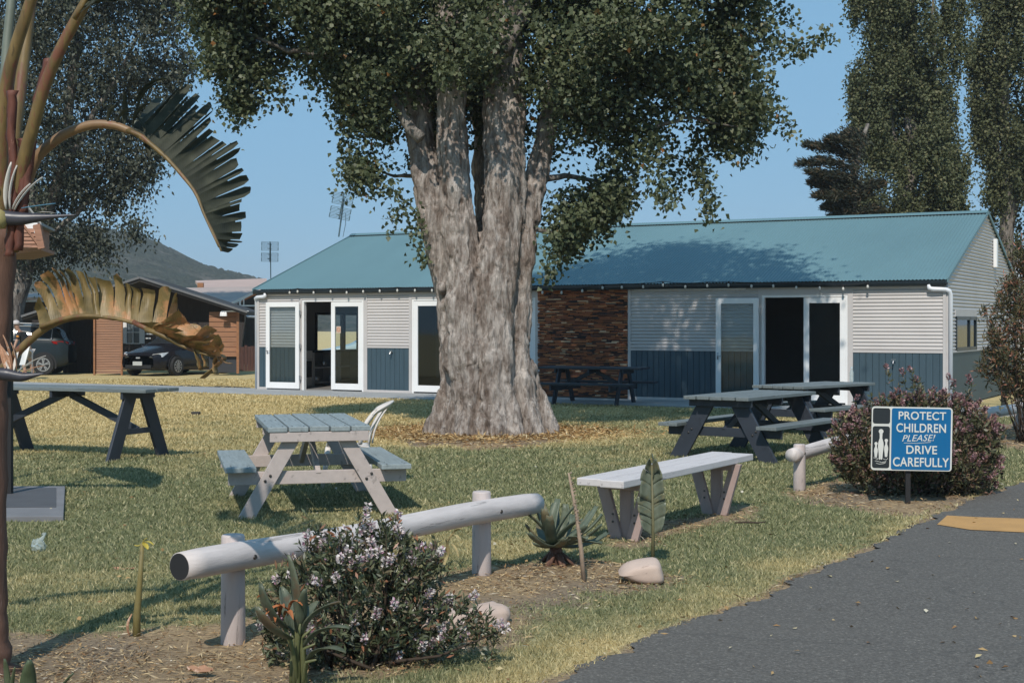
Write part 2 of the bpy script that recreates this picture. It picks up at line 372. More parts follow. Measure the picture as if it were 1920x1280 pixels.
# ------------------------------------------------------------------ ground
road_px = [(1000, 1300), (1060, 1272), (1130, 1240), (1190, 1210), (1300, 1164), (1430, 1122), (1530, 1070), (1600, 1042), (1660, 1014), (1720, 985), (1765, 964), (1810, 942), (1850, 926), (1925, 904)]
road_edge = [tuple(G(*p).xy) for p in road_px]
road_poly = [(-.35, 5.4)] + road_edge + [(6.8, 16.1), (9.0, 17.0), (14, 18.0), (14, 2.0), (-.35, 2.0)]
beds_px = [
    [(-200, 1178), (120, 1192), (330, 1168), (420, 1165), (540, 1130), (700, 1092), (880, 1065), (985, 1058), (1060, 1046), (1190, 1056), (1290, 1080), (1200, 1112), (1110, 1120), (1000, 1150), (950, 1205), (830, 1250), (640, 1275), (480, 1400), (-300, 1400)],
    [(1130, 1000), (1200, 985), (1290, 965), (1380, 942), (1430, 950), (1400, 972), (1300, 990), (1230, 1020), (1160, 1025)],
    [(1470, 925), (1530, 900), (1650, 905), (1800, 920), (1880, 915), (1830, 945), (1790, 955), (1700, 968), (1560, 950)],
    [(752, 822), (800, 810), (930, 804), (1045, 810), (1085, 824), (1010, 838), (890, 843), (790, 836)],
    [(1840, 800), (1940, 790), (1960, 850), (1880, 840)],
    [(1000, 940), (1000, 941), (1001, 941)]]
beds = [[tuple(G(*p).xy) for p in q] for q in beds_px]
def dirt_at(x, y):
    q = np.stack([x, y], 1); nz = (fbm(q * 2.2, 3) - .47) * .9; d = np.full(len(x), -9.0)
    for i, b in enumerate(beds):
        s = np.where(inpoly(x, y, b), 1, -1) * polydist(x, y, b); d = np.maximum(d, s + nz * (.5 if i != 3 else .9))
    rd = np.where(inpoly(x, y, road_poly), 1, -1) * polydist(x, y, road_edge); d = np.maximum(d, (rd + .06 + nz * .2) * 2.0)
    return np.clip(.5 + d * 2.2, 0, 1)
def dry_at(x, y):
    q = np.stack([x, y], 1)
    d = .05 + np.clip((y - 16) / 9, 0, 1) * .62 + np.clip((y - 24) / 8, 0, 1) * .25
    d += np.clip((-x - 1.5) / 5, 0, 1) * np.clip((y - 13) / 6, 0, 1) * .28
    e = polydist(x, y, road_edge); d += np.exp(-(e / .45) ** 2) * .6
    tr_ = np.hypot(x + .35, (y - 21.5)); d += np.clip((2.6 - tr_) / 1.2, 0, 1) * .8
    d += (fbm(q * .55, 9) - .47) * 1.15 + (fbm(q * 2.3, 5) - .47) * .6
    d -= np.clip((x + .5) / 3, 0, 1) * np.clip((y - 12) / 4, 0, 1) * .28
    return np.clip(d, 0, 1)
gx = np.concatenate([[-3000, -600, -150, -50, -25], np.arange(-16, 14.01, .085), [22, 45, 150, 600, 3000]])
gy = np.concatenate([[-80, -15, 0, 3], np.arange(5, 38, .085), np.arange(38, 60, 1.0), [80, 150, 400, 1000, 3500]])
X_, Y_ = np.meshgrid(gx, gy); fx, fy = X_.ravel(), Y_.ravel()
def lawn_z(x, y):
    z = (fbm(np.stack([x, y], 1) * .7, 21) - .47) * .05 + (vnoise(np.stack([x, y], 1) * 5, 4) - .5) * .012
    f = np.clip((-polydist(x, y, road_edge) * np.where(inpoly(x, y, road_poly), -1, 1)) * 4, -1, 0)   # fade at the road
    z = z * np.clip(-f, 0, 1) * np.where(inpoly(x, y, road_poly), 0, 1) * np.where(y > 27, .3, 1) - np.where(inpoly(x, y, road_poly), .012, 0)
    return z
near = (np.abs(fx) < 17) & (fy > 4) & (fy < 39)
fz = np.zeros(len(fx)); fz[near] = lawn_z(fx[near], fy[near])
nx_, ny_ = len(gx), len(gy)
ii, jj = np.meshgrid(np.arange(nx_ - 1), np.arange(ny_ - 1)); a_ = (jj * nx_ + ii).ravel()
gm = fastmesh('lawn', np.stack([fx, fy, fz], 1), np.stack([a_, a_ + 1, a_ + nx_ + 1, a_ + nx_], 1).astype(np.int32), 4)
for nm, fn in (('dirt', dirt_at), ('dry', dry_at)):
    at = gm.attributes.new(nm, 'FLOAT', 'POINT'); val = np.zeros(len(fx), np.float32)
    if nm == 'dry': val[:] = .8
    val[near] = fn(fx[near], fy[near]); at.data.foreach_set('value', val)
tag(link('lawn', gm, M['ground'], smooth=True), kind='structure')

# road: sheet with a crumbling edge
re = []
for i in range(len(road_edge) - 1):
    for t in np.linspace(0, 1, 26, endpoint=False):
        q = np.array(road_edge[i]) * (1 - t) + np.array(road_edge[i + 1]) * t; re.append(q)
re = np.array(re); re = re + (fbm(re * 5, 31)[:, None] - .47) * np.array([[.22, -.10]]) + (vnoise(re * 21, 32)[:, None] - .5) * np.array([[.05, -.03]])
m = MB(); out = [(-.35, 5.4)] + [tuple(q) for q in re] + [road_edge[-1], (6.8, 16.1), (9, 17), (14, 18.0), (14, 2), (-.35, 2)]
m.add([(x, y, .006) for x, y in out], [tuple(reversed(range(len(out))))]); tag(m.build('road', M['asphalt']), kind='structure')
m = MB(); hp = [G(1757, 985), G(1776, 968), G(1830, 971), G(1925, 974), G(2300, 985), G(2300, 1016), G(1925, 1000), G(1820, 995)]
m.add([(p.x, p.y, .011) for p in hp], [tuple(reversed(range(len(hp))))]); tag(m.build('road_marking', M['yellow']), kind='structure')
# concrete path along the building, in the building's frame
m = MB(); x = -14.0
while x < BL + 3:
    m.span(bw(x, 0, 0) * 0 + Vector((x + .004, -2.05, -.1)), Vector((x + 2.9, .3, .035))); x += 2.91
path = m.build('path', M['concrete'], bevel=.006); path.location = BO; path.rotation_euler = (0, 0, -BA); tag(path, kind='structure')

# ------------------------------------------------------------------ hill far behind
hp = np.array([(-700, 520), (-200, 455), (60, 430), (180, 432), (230, 440), (290, 452), (335, 476), (380, 497), (430, 513), (480, 522), (530, 540), (600, 565), (760, 596), (900, 610)], float)
DH = 620.0; hx = (hp[:, 0] - 960) / F * DH; hz = H - (hp[:, 1] - HY) / F * DH
xs = np.linspace(hx[0], hx[-1], 420); zs = np.interp(xs, hx, hz)
rows = []
for j, t in enumerate(np.linspace(0, 1, 70)):
    q = np.stack([xs * .02, np.full_like(xs, t * 6)], 1)
    prof = math.sin(t * math.pi / 2) ** .9
    y = 330 + (DH - 330) * t + (fbm(q * 1.5, 2) - .47) * 50 * (1 - t)
    z = zs * prof + (fbm(np.stack([xs * .12, np.full_like(xs, t * 30)], 1), 7, 5) - .47) * 5.5 * (1 - .6 * t) * prof + (hash3((xs * 7).astype(np.int64), np.full(len(xs), j), np.zeros(len(xs), int), 3) - .5) * 1.6 * prof
    rows.append(np.stack([xs * (y / DH) ** .5, y, np.maximum(z, -1)], 1))
hr_ = np.array(rows); n0 = len(xs); back = hr_[-1].copy(); back[:, 1] += 500; back[:, 2] = -2
hv = np.concatenate([hr_.reshape(-1, 3), back]); nr = 71
ii, jj = np.meshgrid(np.arange(n0 - 1), np.arange(nr - 1)); a_ = (jj * n0 + ii).ravel()
hm = fastmesh('hill', hv, np.stack([a_, a_ + 1, a_ + n0 + 1, a_ + n0], 1).astype(np.int32), 4)
t = NT('hill_scrub'); v = t.coord(); n1 = t.noise(v, .045, 8, .7); n2 = t.noise(v, .35, 6, .75)
c = t.ramp(n2, [(.32, (.03, .04, .032)), (.5, (.065, .078, .058)), (.7, (.125, .125, .09))])
t.color(t.mix(t.ramp(n1, [(.52, 0), (.66, .75)]), c, (.2, .18, .155))); t.set(Roughness=1.0); t.b.inputs['Specular IOR Level'].default_value = 0; t.bump(n2, 1.0, 3)
tag(link('hill', hm, t.m, smooth=True), kind='structure')

# ------------------------------------------------------------------ the hall
hall = thing('community_hall', 'long low hall of cream corrugated steel and slate boards under a teal roof', 'building', BO, -BA)
def corr_wall(mb, x0, x1, z0, z1, y=0.0, pitch=.074, amp=.011, xa=None):
    """horizontal corrugations; xa(z) -> (x0, x1) clips a gable."""
    n = int((z1 - z0) / pitch * 6); zz = np.linspace(z0, z1, max(n, 2)); rows = []
    for z in zz:
        yy = y - amp - amp * math.sin(2 * math.pi * z / pitch); a, b = xa(z) if xa else (x0, x1)
        rows.append([(a, yy, z), (b, yy, z)])
    return mb.grid(rows)
def boards(mb, x0, x1, z0, z1, y=0.0, w_=.135, rs=random.Random(2)):
    x = x0
    while x < x1 - .01:
        b = min(x + w_, x1)
        if x1 - b < .04: b = x1
        g = .006; d = .008
        mb.add([(x, y - .004, z0), (x + g, y - .02, z0), (b - g, y - .02, z0), (b, y - .004, z0), (x, y - .004, z1), (x + g, y - .02, z1), (b - g, y - .02, z1), (b, y - .004, z1)],
               [(0, 1, 5, 4), (1, 2, 6, 5), (2, 3, 7, 6), (4, 5, 6, 7)]); x = b
X = {k: bx(k) for k in (478, 503, 567, 621, 681, 684, 769, 774, 1003, 1005, 1178, 1345, 1425, 1431, 1507, 1588, 1597, 1780)}
FZ = .05; ZD = 2.27; ZT = 2.45            # floor, door head, trim above the doors
openL = (X[567] + .02, X[681]); openM = (X[774], X[1003]); openR = (X[1425] + .06, X[1588])
XB0, XB1 = X[1005] + .06, X[1178]
tr = MB(); rsd = random.Random(2)
segs = [(0.06, openL[0] - .10), (openL[1] + .13, openM[0] - .10), (XB1 + .07, openR[0] - .10), (openR[1] + .13, BL - .06)]
for a, b in segs:
    cw = MB(); dd = MB(); corr_wall(cw, a, b, HB + .045, ZT, 0); boards(dd, a, b, .09, HB, 0); cw.build('wall', M['corr'], hall, smooth=True); dd.build('dado', M['dado'], hall)
    tr.span((a, -.034, HB), (b, -.001, HB + .045)); tr.span((a, -.03, .03), (b, -.001, .09))
tr.span((.0, -.028, ZT), (XB0 - .02, -.001, HE)); tr.span((XB1 + .08, -.028, ZT), (BL, -.001, HE))
for a, b in (openL, openM, openR):           # flat trim round the openings
    tr.span((a - .10, -.024, .035), (a - .02, .09, ZT)); tr.span((b + .02, -.024, .035), (b + .13, .09, ZT)); tr.span((a - .02, -.024, ZD + .05), (b + .02, .09, ZT))
tr.span((0, -.036, .03), (.06, .02, ZT)); tr.span((BL - .06, -.036, .03), (BL, .02, ZT)); tr.span((XB1, -.03, .03), (XB1 + .07, .02, HE))
trim = tr.build('trim', M['greige'], hall, bevel=.003)
# door linings in white
for a, b in (openL, openM, openR):
    m = MB(); m.span((a - .02, -.012, .035), (a + .03, .10, ZD + .05)); m.span((b - .03, -.012, .035), (b + .02, .10, ZD + .05)); m.span((a + .03, -.012, ZD), (b - .03, .10, ZD + .05))
    m.build('door_frame', M['white'], hall, bevel=.003)
# thin stacked bricks
m = MB(); rs = random.Random(8); z = .06
while z < ZT + .1:
    hgt = rs.uniform(.016, .032); x = XB0
    while x < XB1 - .01:
        l_ = min(rs.uniform(.06, .28), XB1 - x); dpt = rs.uniform(.015, .055)
        m.box((x + l_ / 2, -dpt / 2 + .03, z + hgt / 2), (l_ - .003, dpt + .06, hgt - .003)); x += l_
    z += hgt
brick = leafmat('stacked_brick', [(0, (.035, .03, .032)), (.22, (.085, .045, .034)), (.42, (.30, .10, .05)), (.65, (.42, .15, .06)), (.8, (.12, .055, .04)), (.9, (.48, .20, .08)), (.96, (.55, .36, .22)), (1, (.6, .46, .33))], .85, 0, spec=.2)
m.build('brick_panel', brick, hall, bevel=.002)
# gable end (right) with its window hole
GW = 2 * BW
def gx_(z):
    if z <= HE: return (0.0, GW)
    s = (z - HE) / (HR - HE) * BW; return (s, GW - s)
def gable(mb, y0, y1, z0, z1):
    pitch, amp = .074, .011; n = int((z1 - z0) / pitch * 6); rows = []
    for z in np.linspace(z0, z1, max(n, 2)):
        a, b = gx_(z); a = max(a, y0); b = min(b, y1); xx = BL + amp + amp * math.sin(2 * math.pi * z / pitch); rows.append([(xx, a, z), (xx, b, z)])
    mb.grid(rows)
def gpx(px, py):                           # pixel -> (local y, z) on the gable plane
    k = (px - 960) / F; o = BR; yy = (k * o.y - o.x) / (BV.x - k * BV.y); q = o + BV * yy; return yy, H - (py - HY) / F * q.y
wy0, wz1 = gpx(1791, 593); wy1, wz0 = gpx(1829, 659)
wy0 = max(wy0, .2); wz0 = HB + .03
m = MB(); gable(m, 0.05, wy0, HB + .045, wz1); gable(m, wy1, GW, HB + .045, wz1); gable(m, 0.05, GW, wz1, HE); gable(m, 0, GW, HE, HR - .02)
m.build('gable_wall', M['corr'], hall, smooth=True)
m = MB(); m.span((BL - .02, .05, .04), (BL + .008, GW, HB)); m.build('gable_dado', M['dado2'], hall)
m = MB(); m.span((BL - .01, .04, HB), (BL + .03, GW, HB + .045)); m.span((BL - .01, wy0 - .1, wz1), (BL + .028, wy1 + .02, wz1 + .14)); m.span((BL - .001, 0, .03), (BL + .036, .05, HE)); m.build('gable_trim', M['greige'], hall, bevel=.003)
win = MB()
for a, b in (((wy0, wz0), (wy0 + .07, wz1)), ((wy1 - .07, wz0), (wy1, wz1)), ((wy0, wz1 - .07), (wy1, wz1)), ((wy0, wz0), (wy1, wz0 + .07)), ((wy0 * .35 + wy1 * .65 - .03, wz0), (wy0 * .35 + wy1 * .65 + .03, wz1))):
    win.span((BL - .04, a[0], a[1]), (BL + .035, b[0], b[1]))
win = win.build('window', M['gutter'], hall)
gm_ = flat('window_glass', (.02, .022, .025), .02, 0, 1.0)
MB().span((BL - .01, wy0 + .06, wz0 + .06), (BL + .005, wy1 - .06, wz1 - .06)).build('pane', gm_, win)
vy, vz = gpx(1862, 475); MB().span((BL + .02, vy - .09, vz - .33), (BL + .10, vy + .09, vz + .33)).build('vent', M['white'], hall, bevel=.01)
# back, left walls and lining
def ex(px, py, x):                         # pixel -> (local y, z) on the plane local x
    k = (px - 960) / F; o = BO - BU * x; yy = (k * o.y - o.x) / (BV.x - k * BV.y); q = o + BV * yy; return yy, H - (py - HY) / F * q.y
EY0, EZ1 = ex(588, 593, .05); EY1, EZ0 = ex(674, 650, .05); EZ0, EZ1 = .93, 2.02
m = MB(); m.span((0.02, GW - .05, 0), (BL - .02, GW, HE)); m.build('rear_wall', M['corr'], hall)
m = MB()
for yz in ([(0.01, 0), (EY0, 0), (EY0, HE), (.01, HE)], [(EY1, 0), (GW, 0), (GW, HE), (EY1, HE)], [(EY0, 0), (EY1, 0), (EY1, EZ0), (EY0, EZ0)], [(EY0, EZ1), (EY1, EZ1), (EY1, HE), (EY0, HE)], [(.01, HE), (GW, HE), (BW, HR - .03)]):
    m.add([(0, y, z) for y, z in yz], [tuple(range(len(yz)))])
m.build('end_wall', M['corr'], hall)
m = MB(); RX = (XB0 + .6)
for a, b in ((RX, RX + .08), (BL - .10, BL - .06)): m.span((a, .10, .06), (b, GW - .06, HE))
for ya, yb, za, zb in ((.10, EY0, .06, HE), (EY1, GW - .06, .06, HE), (EY0, EY1, .06, EZ0), (EY0, EY1, EZ1, HE)): m.span((.05, ya, za), (.09, yb, zb))
m.span((.05, .10, HE - .05), (BL - .06, GW - .06, HE)); m.build('inner_wall', M['dark2'], hall)
m = MB(); m.span((.05, .101, .0), (BL - .06, GW - .06, .055)); m.build('floor', paint('dim_lino', (.22, .21, .20), .4, .1, 2), hall)
wf = MB(); km = EY0 + (EY1 - EY0) * .62
for a, b in ((EY0, EY0 + .09), (EY1 - .09, EY1), (km - .05, km + .05)): wf.span((.0, a, EZ0), (.12, b, EZ1))
wf.span((-.01, EY0 + .001, EZ0), (.13, EY1 - .001, EZ0 + .06)); wf.span((-.01, EY0 + .001, EZ1 - .06), (.13, EY1 - .001, EZ1)); wf = wf.build('window', M['black'], hall)
# roof sheets: real corrugations running down the slope
def roof_sheet(y0, z0, y1, z1):
    pitch = .076; n = int((BL + .10) / pitch * 4); xs_ = np.linspace(-.05, BL + .05, n); nrm = Vector((0, -(z1 - z0), (y1 - y0))); nrm = nrm / nrm.length
    if nrm.z < 0: nrm = -nrm
    rows = []
    for x in xs_:
        o = .009 * math.sin(2 * math.pi * x / pitch) + .009
        rows.append([(x, y0 + nrm.y * o, z0 + nrm.z * o), (x, (y0 + y1) / 2 + nrm.y * o, (z0 + z1) / 2 + nrm.z * o), (x, y1 + nrm.y * o, z1 + nrm.z * o)])
    return MB().grid(rows)
roof = roof_sheet(-.14, HE + .03, BW, HR + .02).build('roof', M['roof'], hall, smooth=True)
roof_sheet(GW + .14, HE + .03, BW, HR + .02).build('rear_roof', M['roof'], hall, smooth=True)
m = MB(); sl_ = (HR - HE) / BW
m.add([(-.06, BW - .19, HR - .19 * sl_ + .066), (-.06, BW - .05, HR + .06), (-.06, BW + .05, HR + .06), (-.06, BW + .19, HR - .19 * sl_ + .066),
       (BL + .06, BW - .19, HR - .19 * sl_ + .066), (BL + .06, BW - .05, HR + .06), (BL + .06, BW + .05, HR + .06), (BL + .06, BW + .19, HR - .19 * sl_ + .066)],
      [(0, 4, 5, 1), (1, 5, 6, 2), (2, 6, 7, 3)]); m.build('ridge_cap', M['roof'], roof)
m = MB(); x = .02
while x < BL: m.box((x, BW - .186, HR - .186 * sl_ + .045), (.04, .012, .034)); x += .076
m.build('ridge_gap_shade', M['black'], roof)  # black blocks standing in for the shaded gaps under the ridge cap
for xx in (-.06, BL + .045):
    for ya in (0, GW):
        m = MB()
        yb = BW; s_ = -.16 if ya == 0 else GW + .16
        m.add([(xx, s_, HE - .02), (xx + .02, s_, HE - .02), (xx + .02, s_, HE + .06), (xx, s_, HE + .06), (xx, yb, HR - .02), (xx + .02, yb, HR - .02), (xx + .02, yb, HR + .05), (xx, yb, HR + .05)],
              [(0, 1, 2, 3), (4, 7, 6, 5), (0, 4, 5, 1), (1, 5, 6, 2), (2, 6, 7, 3), (3, 7, 4, 0)])
        m.build('barge_board', M['roof'], roof)
m = MB(); m.add([(x_, y_, z_) for x_ in (-.06, BL + .03) for y_, z_ in ((-.03, HE + .01), (-.03, HE - .085), (-.13, HE - .085), (-.15, HE - .03), (-.15, HE + .02), (-.135, HE + .02), (-.12, HE - .06), (-.05, HE - .06), (-.05, HE + .01))],
             [tuple(range(8, -1, -1)), tuple(range(9, 18))] + [(i, (i + 1) % 9, 9 + (i + 1) % 9, 9 + i) for i in range(9)]); m.build('gutter', M['gutter'], hall)
MB().tube([(BL - .32, -.10, HE - .06), (BL - .31, -.10, HE - .13), (BL - .25, -.10, HE - .15), (BL - .0, -.07, HE - .16), (BL + .06, -.02, HE - .19), (BL + .075, .03, HE - .26), (BL + .075, .04, .05)], .047, 12).build('downpipe', M['pvc'], hall, smooth=True)
MB().tube([(.32, -.10, HE - .06), (.31, -.10, HE - .13), (.25, -.10, HE - .15), (.03, -.07, HE - .16), (-.06, -.02, HE - .19), (-.07, .03, HE - .26), (-.07, .04, .05)], .047, 12).build('downpipe', M['pvc'], hall, smooth=True)
# doors
def door(name, x0, x1, y, z0=FZ + .02, z1=ZD - .01, handle=None, label=None, fw=.115, knob_y=-.05):
    m = MB(); d = .042
    m.span((x0, y, z0), (x0 + fw, y + d, z1)); m.span((x1 - fw, y, z0), (x1, y + d, z1)); m.span((x0 + fw, y, z1 - fw), (x1 - fw, y + d, z1)); m.span((x0 + fw, y, z0), (x1 - fw, y + d, z0 + fw * 1.35))
    o = m.build(name, M['white'], hall, bevel=.004)
    if label: o['label'] = label
    MB().span((x0 + fw, y + .016, z0 + fw * 1.35), (x1 - fw, y + .022, z1 - fw)).build('pane', M['glass'], o)
    if handle == 'l': hx_ = x0 + .05
    if handle == 'r': hx_ = x1 - .05
    if handle: MB().box((hx_, y - .004, 1.02), (.03, .008, .15)).tube([(hx_, y - .045, 1.02), (hx_ + (.1 if handle == 'l' else -.1), y - .045, 1.02)], .009, 8).tube([(hx_, y, 1.02), (hx_, y - .045, 1.02)], .01, 8).build('handle', M['steel'], o, smooth=True)
    return o
for a in range(1): pass
door('door', X[503], X[567] - .035, -.105, handle='l', label='glazed white door leaf folded open against the wall')
d2 = door('door', X[621], X[681] - .03, -.01, handle=None, label='shut white glazed door leaf with a no smoking sticker')
door('door', openM[0] + .03, X[774] + (X[1003] - X[774]) * .34, -.01, handle='r'); door('door', X[774] + (X[1003] - X[774]) * .345, openM[1] - 1.2, -.01)
door('door', openM[1] - 1.19, openM[1] - .03, -.01)
door('door', X[1345], X[1425] - .0, -.105, handle='l', label='glazed white door leaf folded open against the wall'); door('door', X[1507], X[1588] - .03, -.01)
for xx in (X[567] - .02, X[1425] + .03):
    for zz in (.35, 1.15, 2.0): MB().box((xx, -.075, zz), (.025, .06, .11)).build('hinge', M['steel'], hall)
# no smoking sticker: pale square, orange ring and bar over a cigarette
sx, sz = bx(635), bz(635, 618)
st = MB().box((sx, -.004, sz), (.13, .006, .17)).build('sticker', flat('sticker_paper', (.55, .42, .33), .6), d2)
m = MB(); rg = [];
for k in range(29):
    a = 2 * math.pi * k / 28; rg.append([(sx + .052 * math.cos(a), -.0085, sz + .052 * math.sin(a)), (sx + .038 * math.cos(a), -.0085, sz + .038 * math.sin(a))])
m.grid(rg); m.bar((sx - .033, -.0085, sz + .033), (sx + .033, -.0085, sz - .033), .002, .012, (0, 1, 0)) ; m.build('sticker_symbol', flat('sticker_orange', (.55, .16, .05), .6), st)
# taps on the wall
for px, py in ((736, 660), (1677, 677)):
    xx, zz = bx(px), bz(px, py); MB().tube([(xx, -.02, zz), (xx, -.10, zz), (xx, -.13, zz - .05)], .014, 8).box((xx, -.08, zz + .035), (.09, .015, .015)).build('tap', M['steel'], hall, smooth=False)
# kitchen things seen through the left doorway
oy0, oy1 = ex(560, 700, .68)[0], ex(586, 700, .68)[0]; wd = oy1 - oy0
ov = thing('oven', 'white freestanding oven inside the open left doorway of the hall', 'oven', bw(.38, (oy0 + oy1) / 2, .055), -BA + R(90))
MB().span((-wd / 2, -.3, 0), (wd / 2, .3, .95)).build('body', flat('enamel', (.6, .58, .56), .35), ov, bevel=.01)
MB().span((-wd / 2 + .06, -.325, .25), (wd / 2 - .06, -.302, .68)).build('oven_door', M['black'], ov, bevel=.005)
MB().tube([(-wd / 2 + .08, -.35, .73), (wd / 2 - .08, -.35, .73)], .012, 6).build('handle', M['steel'], ov)
kb = thing('kitchen_bench', 'open shelved kitchen bench with a dark top beside the oven', 'bench', bw(.42, oy1 + .03, .055), -BA + R(90)); Lk = 3.2
MB().span((0, -.33, .90), (Lk, .33, .945)).build('worktop', M['black'], kb)
bcm = flat('bench_carcass', (.45, .43, .42), .6)
for q in (.0, 1.2, 2.5): MB().span((q, -.28, 0), (q + .04, .3, .90)).build('panel', bcm, kb)
m = MB()
for zz in (.08, .48): m.span((.04, -.28, zz), (1.2, .28, zz + .025)); m.span((1.24, -.28, zz), (2.5, .28, zz + .025))
m.build('shelf', flat('bench_shelf', (.55, .53, .52), .6), kb)
for i, (qx, qz, rr) in enumerate(((.3, .105, .11), (.65, .505, .09), (.95, .105, .08))):
    p = bw(.55, oy1 + .03 + qx, .055 + qz); tag(MB().lathe([(rr * .7, 0), (rr, .06), (rr, .14), (rr * .9, .15)], p, 14).build('cooking_pot', M['steel'], smooth=True), ['steel pot on the lower bench shelf nearest the oven', 'small steel pot on the upper bench shelf inside the doorway', 'steel pot on the lower bench shelf farther from the oven'][i], 'pot', 'pots on the kitchen bench shelves')
# festoon lights under the gutter
fest = thing('festoon_lights', 'string of clear bulbs on a cable under the dark gutter', 'string lights', bw(.8, -.17, HE - .1), -BA)
bpx = [(543, 549), (558, 547), (588, 549), (620, 547), (650, 549), (681, 547), (712, 546), (745, 545), (778, 545), (810, 545), (1017, 549), (1053, 549), (1092, 546), (1130, 540), (1166, 539), (1206, 538), (1243, 535), (1285, 538), (1326, 536), (1366, 535), (1409, 537), (1450, 537), (1493, 540), (1537, 541), (1581, 542), (1627, 538)]
cp = []; bl = []
for px, py in bpx:
    q = bw(bx(px, -.17), -.17, bz(px, py, -.17)); cp.append(q + Vector((0, 0, .085))); bl.append(q)
full = []
for a, b in zip(cp, cp[1:]):
    for t in (0, .25, .5, .75): full.append(a.lerp(b, t) - Vector((0, 0, .05 * min(1, (b - a).length / 3) * 4 * t * (1 - t))))
full.append(cp[-1]); MB().tube(full, .008, 5).build('cable', M['black'], fest, world=True)
for q in bl:
    b = MB().lathe([(.008, .05), (.022, .03), (.027, 0), (.02, -.024), (.005, -.032)][::-1], q, 10).build('bulb', M['bulb'], fest, smooth=True, world=True)
    MB().lathe([(.02, .045), (.02, .09)], q, 8).build('socket', M['black'], b, world=True)
MB().tube([bw(bx(1190, -.05), -.05, bz(1190, 542, -.05)), bw(bx(1398, -.05), -.05, bz(1398, 541, -.05))], .018, 8).build('conduit', M['white'], hall, world=True)

# ------------------------------------------------------------------ picnic tables
def picnic(name, label, loc, rz, mt, ms, ml, a=.95, b=.46, Hh=.80, c=.78, s=.64, sl_=.82, hs=.45, npl=5, seats=True, group=None, brace=True, nails=True, splay=0.0, side_seat=.27, lw=.075):
    t = thing(name, label, 'table', loc, rz, group); th = .045; rs = random.Random(int(a * 1000 + loc[0] * 100))
    pw = 2 * b / npl
    for i in range(npl):
        y = -b + pw * (i + .5); e = rs.uniform(-.012, .012)
        o = MB().box((e, y, Hh - th / 2 + rs.uniform(-.002, .002)), (2 * a, pw - .016, th)).build('plank', mt, t, bevel=.006)
        if nails:
            m = MB()
            for xx in (-c, -.02, c):
                for dy in (-pw * .27, pw * .27): m.lathe([(.007, 0), (.007, .0035)], (xx + e + rs.uniform(-.02, .02), y + dy, Hh - .001), 8)
            m.build('nail_heads', M['bolt'], o)
    for xx in (-c - (.06 if seats else 0), 0, c + (.06 if seats else 0)):
        MB().box((xx, 0, Hh - th - .045), (.04, 2 * b - .05, .085)).build('cleat', ml, t, bevel=.004)
    for sx_ in (-1, 1):
        x0 = sx_ * c
        for sy in (-1, 1):
            p0 = Vector((x0 + sx_ * splay, sy * s, -.01)); p1 = Vector((x0, sy * (.20 if seats else .13), Hh - th - .003)); w2 = lw
            m = MB(); d = Vector((.042, 0, 0))
            m.prism([p0 + Vector((-.021, -w2, 0)), p0 + Vector((-.021, w2, 0)), p1 + Vector((-.021, w2, 0)), p1 + Vector((-.021, -w2, 0))], d)
            m.build('leg', ml, t, bevel=.004)
        if seats:
            xb = x0 - sx_ * .044
            rl = MB().box((xb, 0, hs - .045 - .06), (.042, 2 * sl_ - .06, .115)).build('seat_rail', ml, t, bevel=.004)
            m = MB()
            for sy in (-1, 1):
                yl = sy * (s - (s - .2) * (hs - .1) / Hh)
                for dy, dz in ((-.02, .02), (.025, -.025)): m.lathe([(.013, -.0), (.013, .008), (.006, .014)], (x0 + sx_ * .021, yl + dy, hs - .1 + dz), 8, 'x') if sx_ > 0 else m.lathe([(.013, 0), (.013, -.008), (.006, -.014)], (x0 + sx_ * .021, yl + dy, hs - .1 + dz), 8, 'x')
            m.build('bolts', M['bolt'], rl)
        else:
            MB().bar((x0, -s * .62, .36), (x0, s * .62, .36), .04, .07).build('cross_bar', ml, t, bevel=.004)
        if brace: MB().bar((sx_ * .06, 0, Hh - th - .06), (x0 * (1.0 if not seats else .96), 0, (hs - .10) if seats else .37), .045, .085).build('brace', ml, t, bevel=.004)
    if seats:
        for sy in (-1, 1):
            y = sy * (sl_ - side_seat / 2)
            o = MB().box((rs.uniform(-.015, .015), y, hs - .0225), (2 * a, side_seat, .045)).build('seat', ms, t, bevel=.006)
            if nails:
                m = MB()
                for xx in (-a + .06, a - .06, -a + .2):
                    for dy in (-.08, .08): m.lathe([(.007, 0), (.007, .0035)], (xx, y + dy, hs - .001), 8)
                m.build('nail_heads', M['bolt'], o)
    return t
picnic('picnic_table', 'beige legged picnic table with blue grey planks in the sunny middle of the lawn', (-1.917, 13.45, 0), 1.812, M['tabletop'], M['tabletop'], M['beige'], a=.92, c=.84)
picnic('picnic_table', 'dark slate picnic table nearest the road, in front of the right doorway', (3.132, 18.574, 0), .952, M['darktop'], M['darktop'], M['darkleg'], a=1.03, c=.83, group='dark picnic tables', nails=False, lw=.12)
picnic('picnic_table', 'dark slate picnic table with a clear bottle on its far end', (4.75, 22.3, 0), .80, M['darktop'], M['darktop'], M['darkleg'], a=1.05, c=.83, Hh=.77, group='dark picnic tables', nails=False, lw=.12)
picnic('picnic_table', 'navy black picnic table on the concrete path against the brick wall', (1.74, 30.2, .03), -.42, M['darkleg'], M['darkleg'], M['darkleg'], a=1.14, b=.36, Hh=.77, c=.70, s=.55, sl_=.88, npl=4, group='dark picnic tables', nails=False, lw=.085)
picnic('trestle_table', 'long dark trestle table without seats at the edge of the lawn beside the palm', (-5.75, 18.4, 0), -.42, M['darktop'], M['darktop'], M['darkleg'], a=1.5, b=.34, Hh=.90, c=1.13, s=.50, npl=3, seats=False, nails=False, lw=.11)
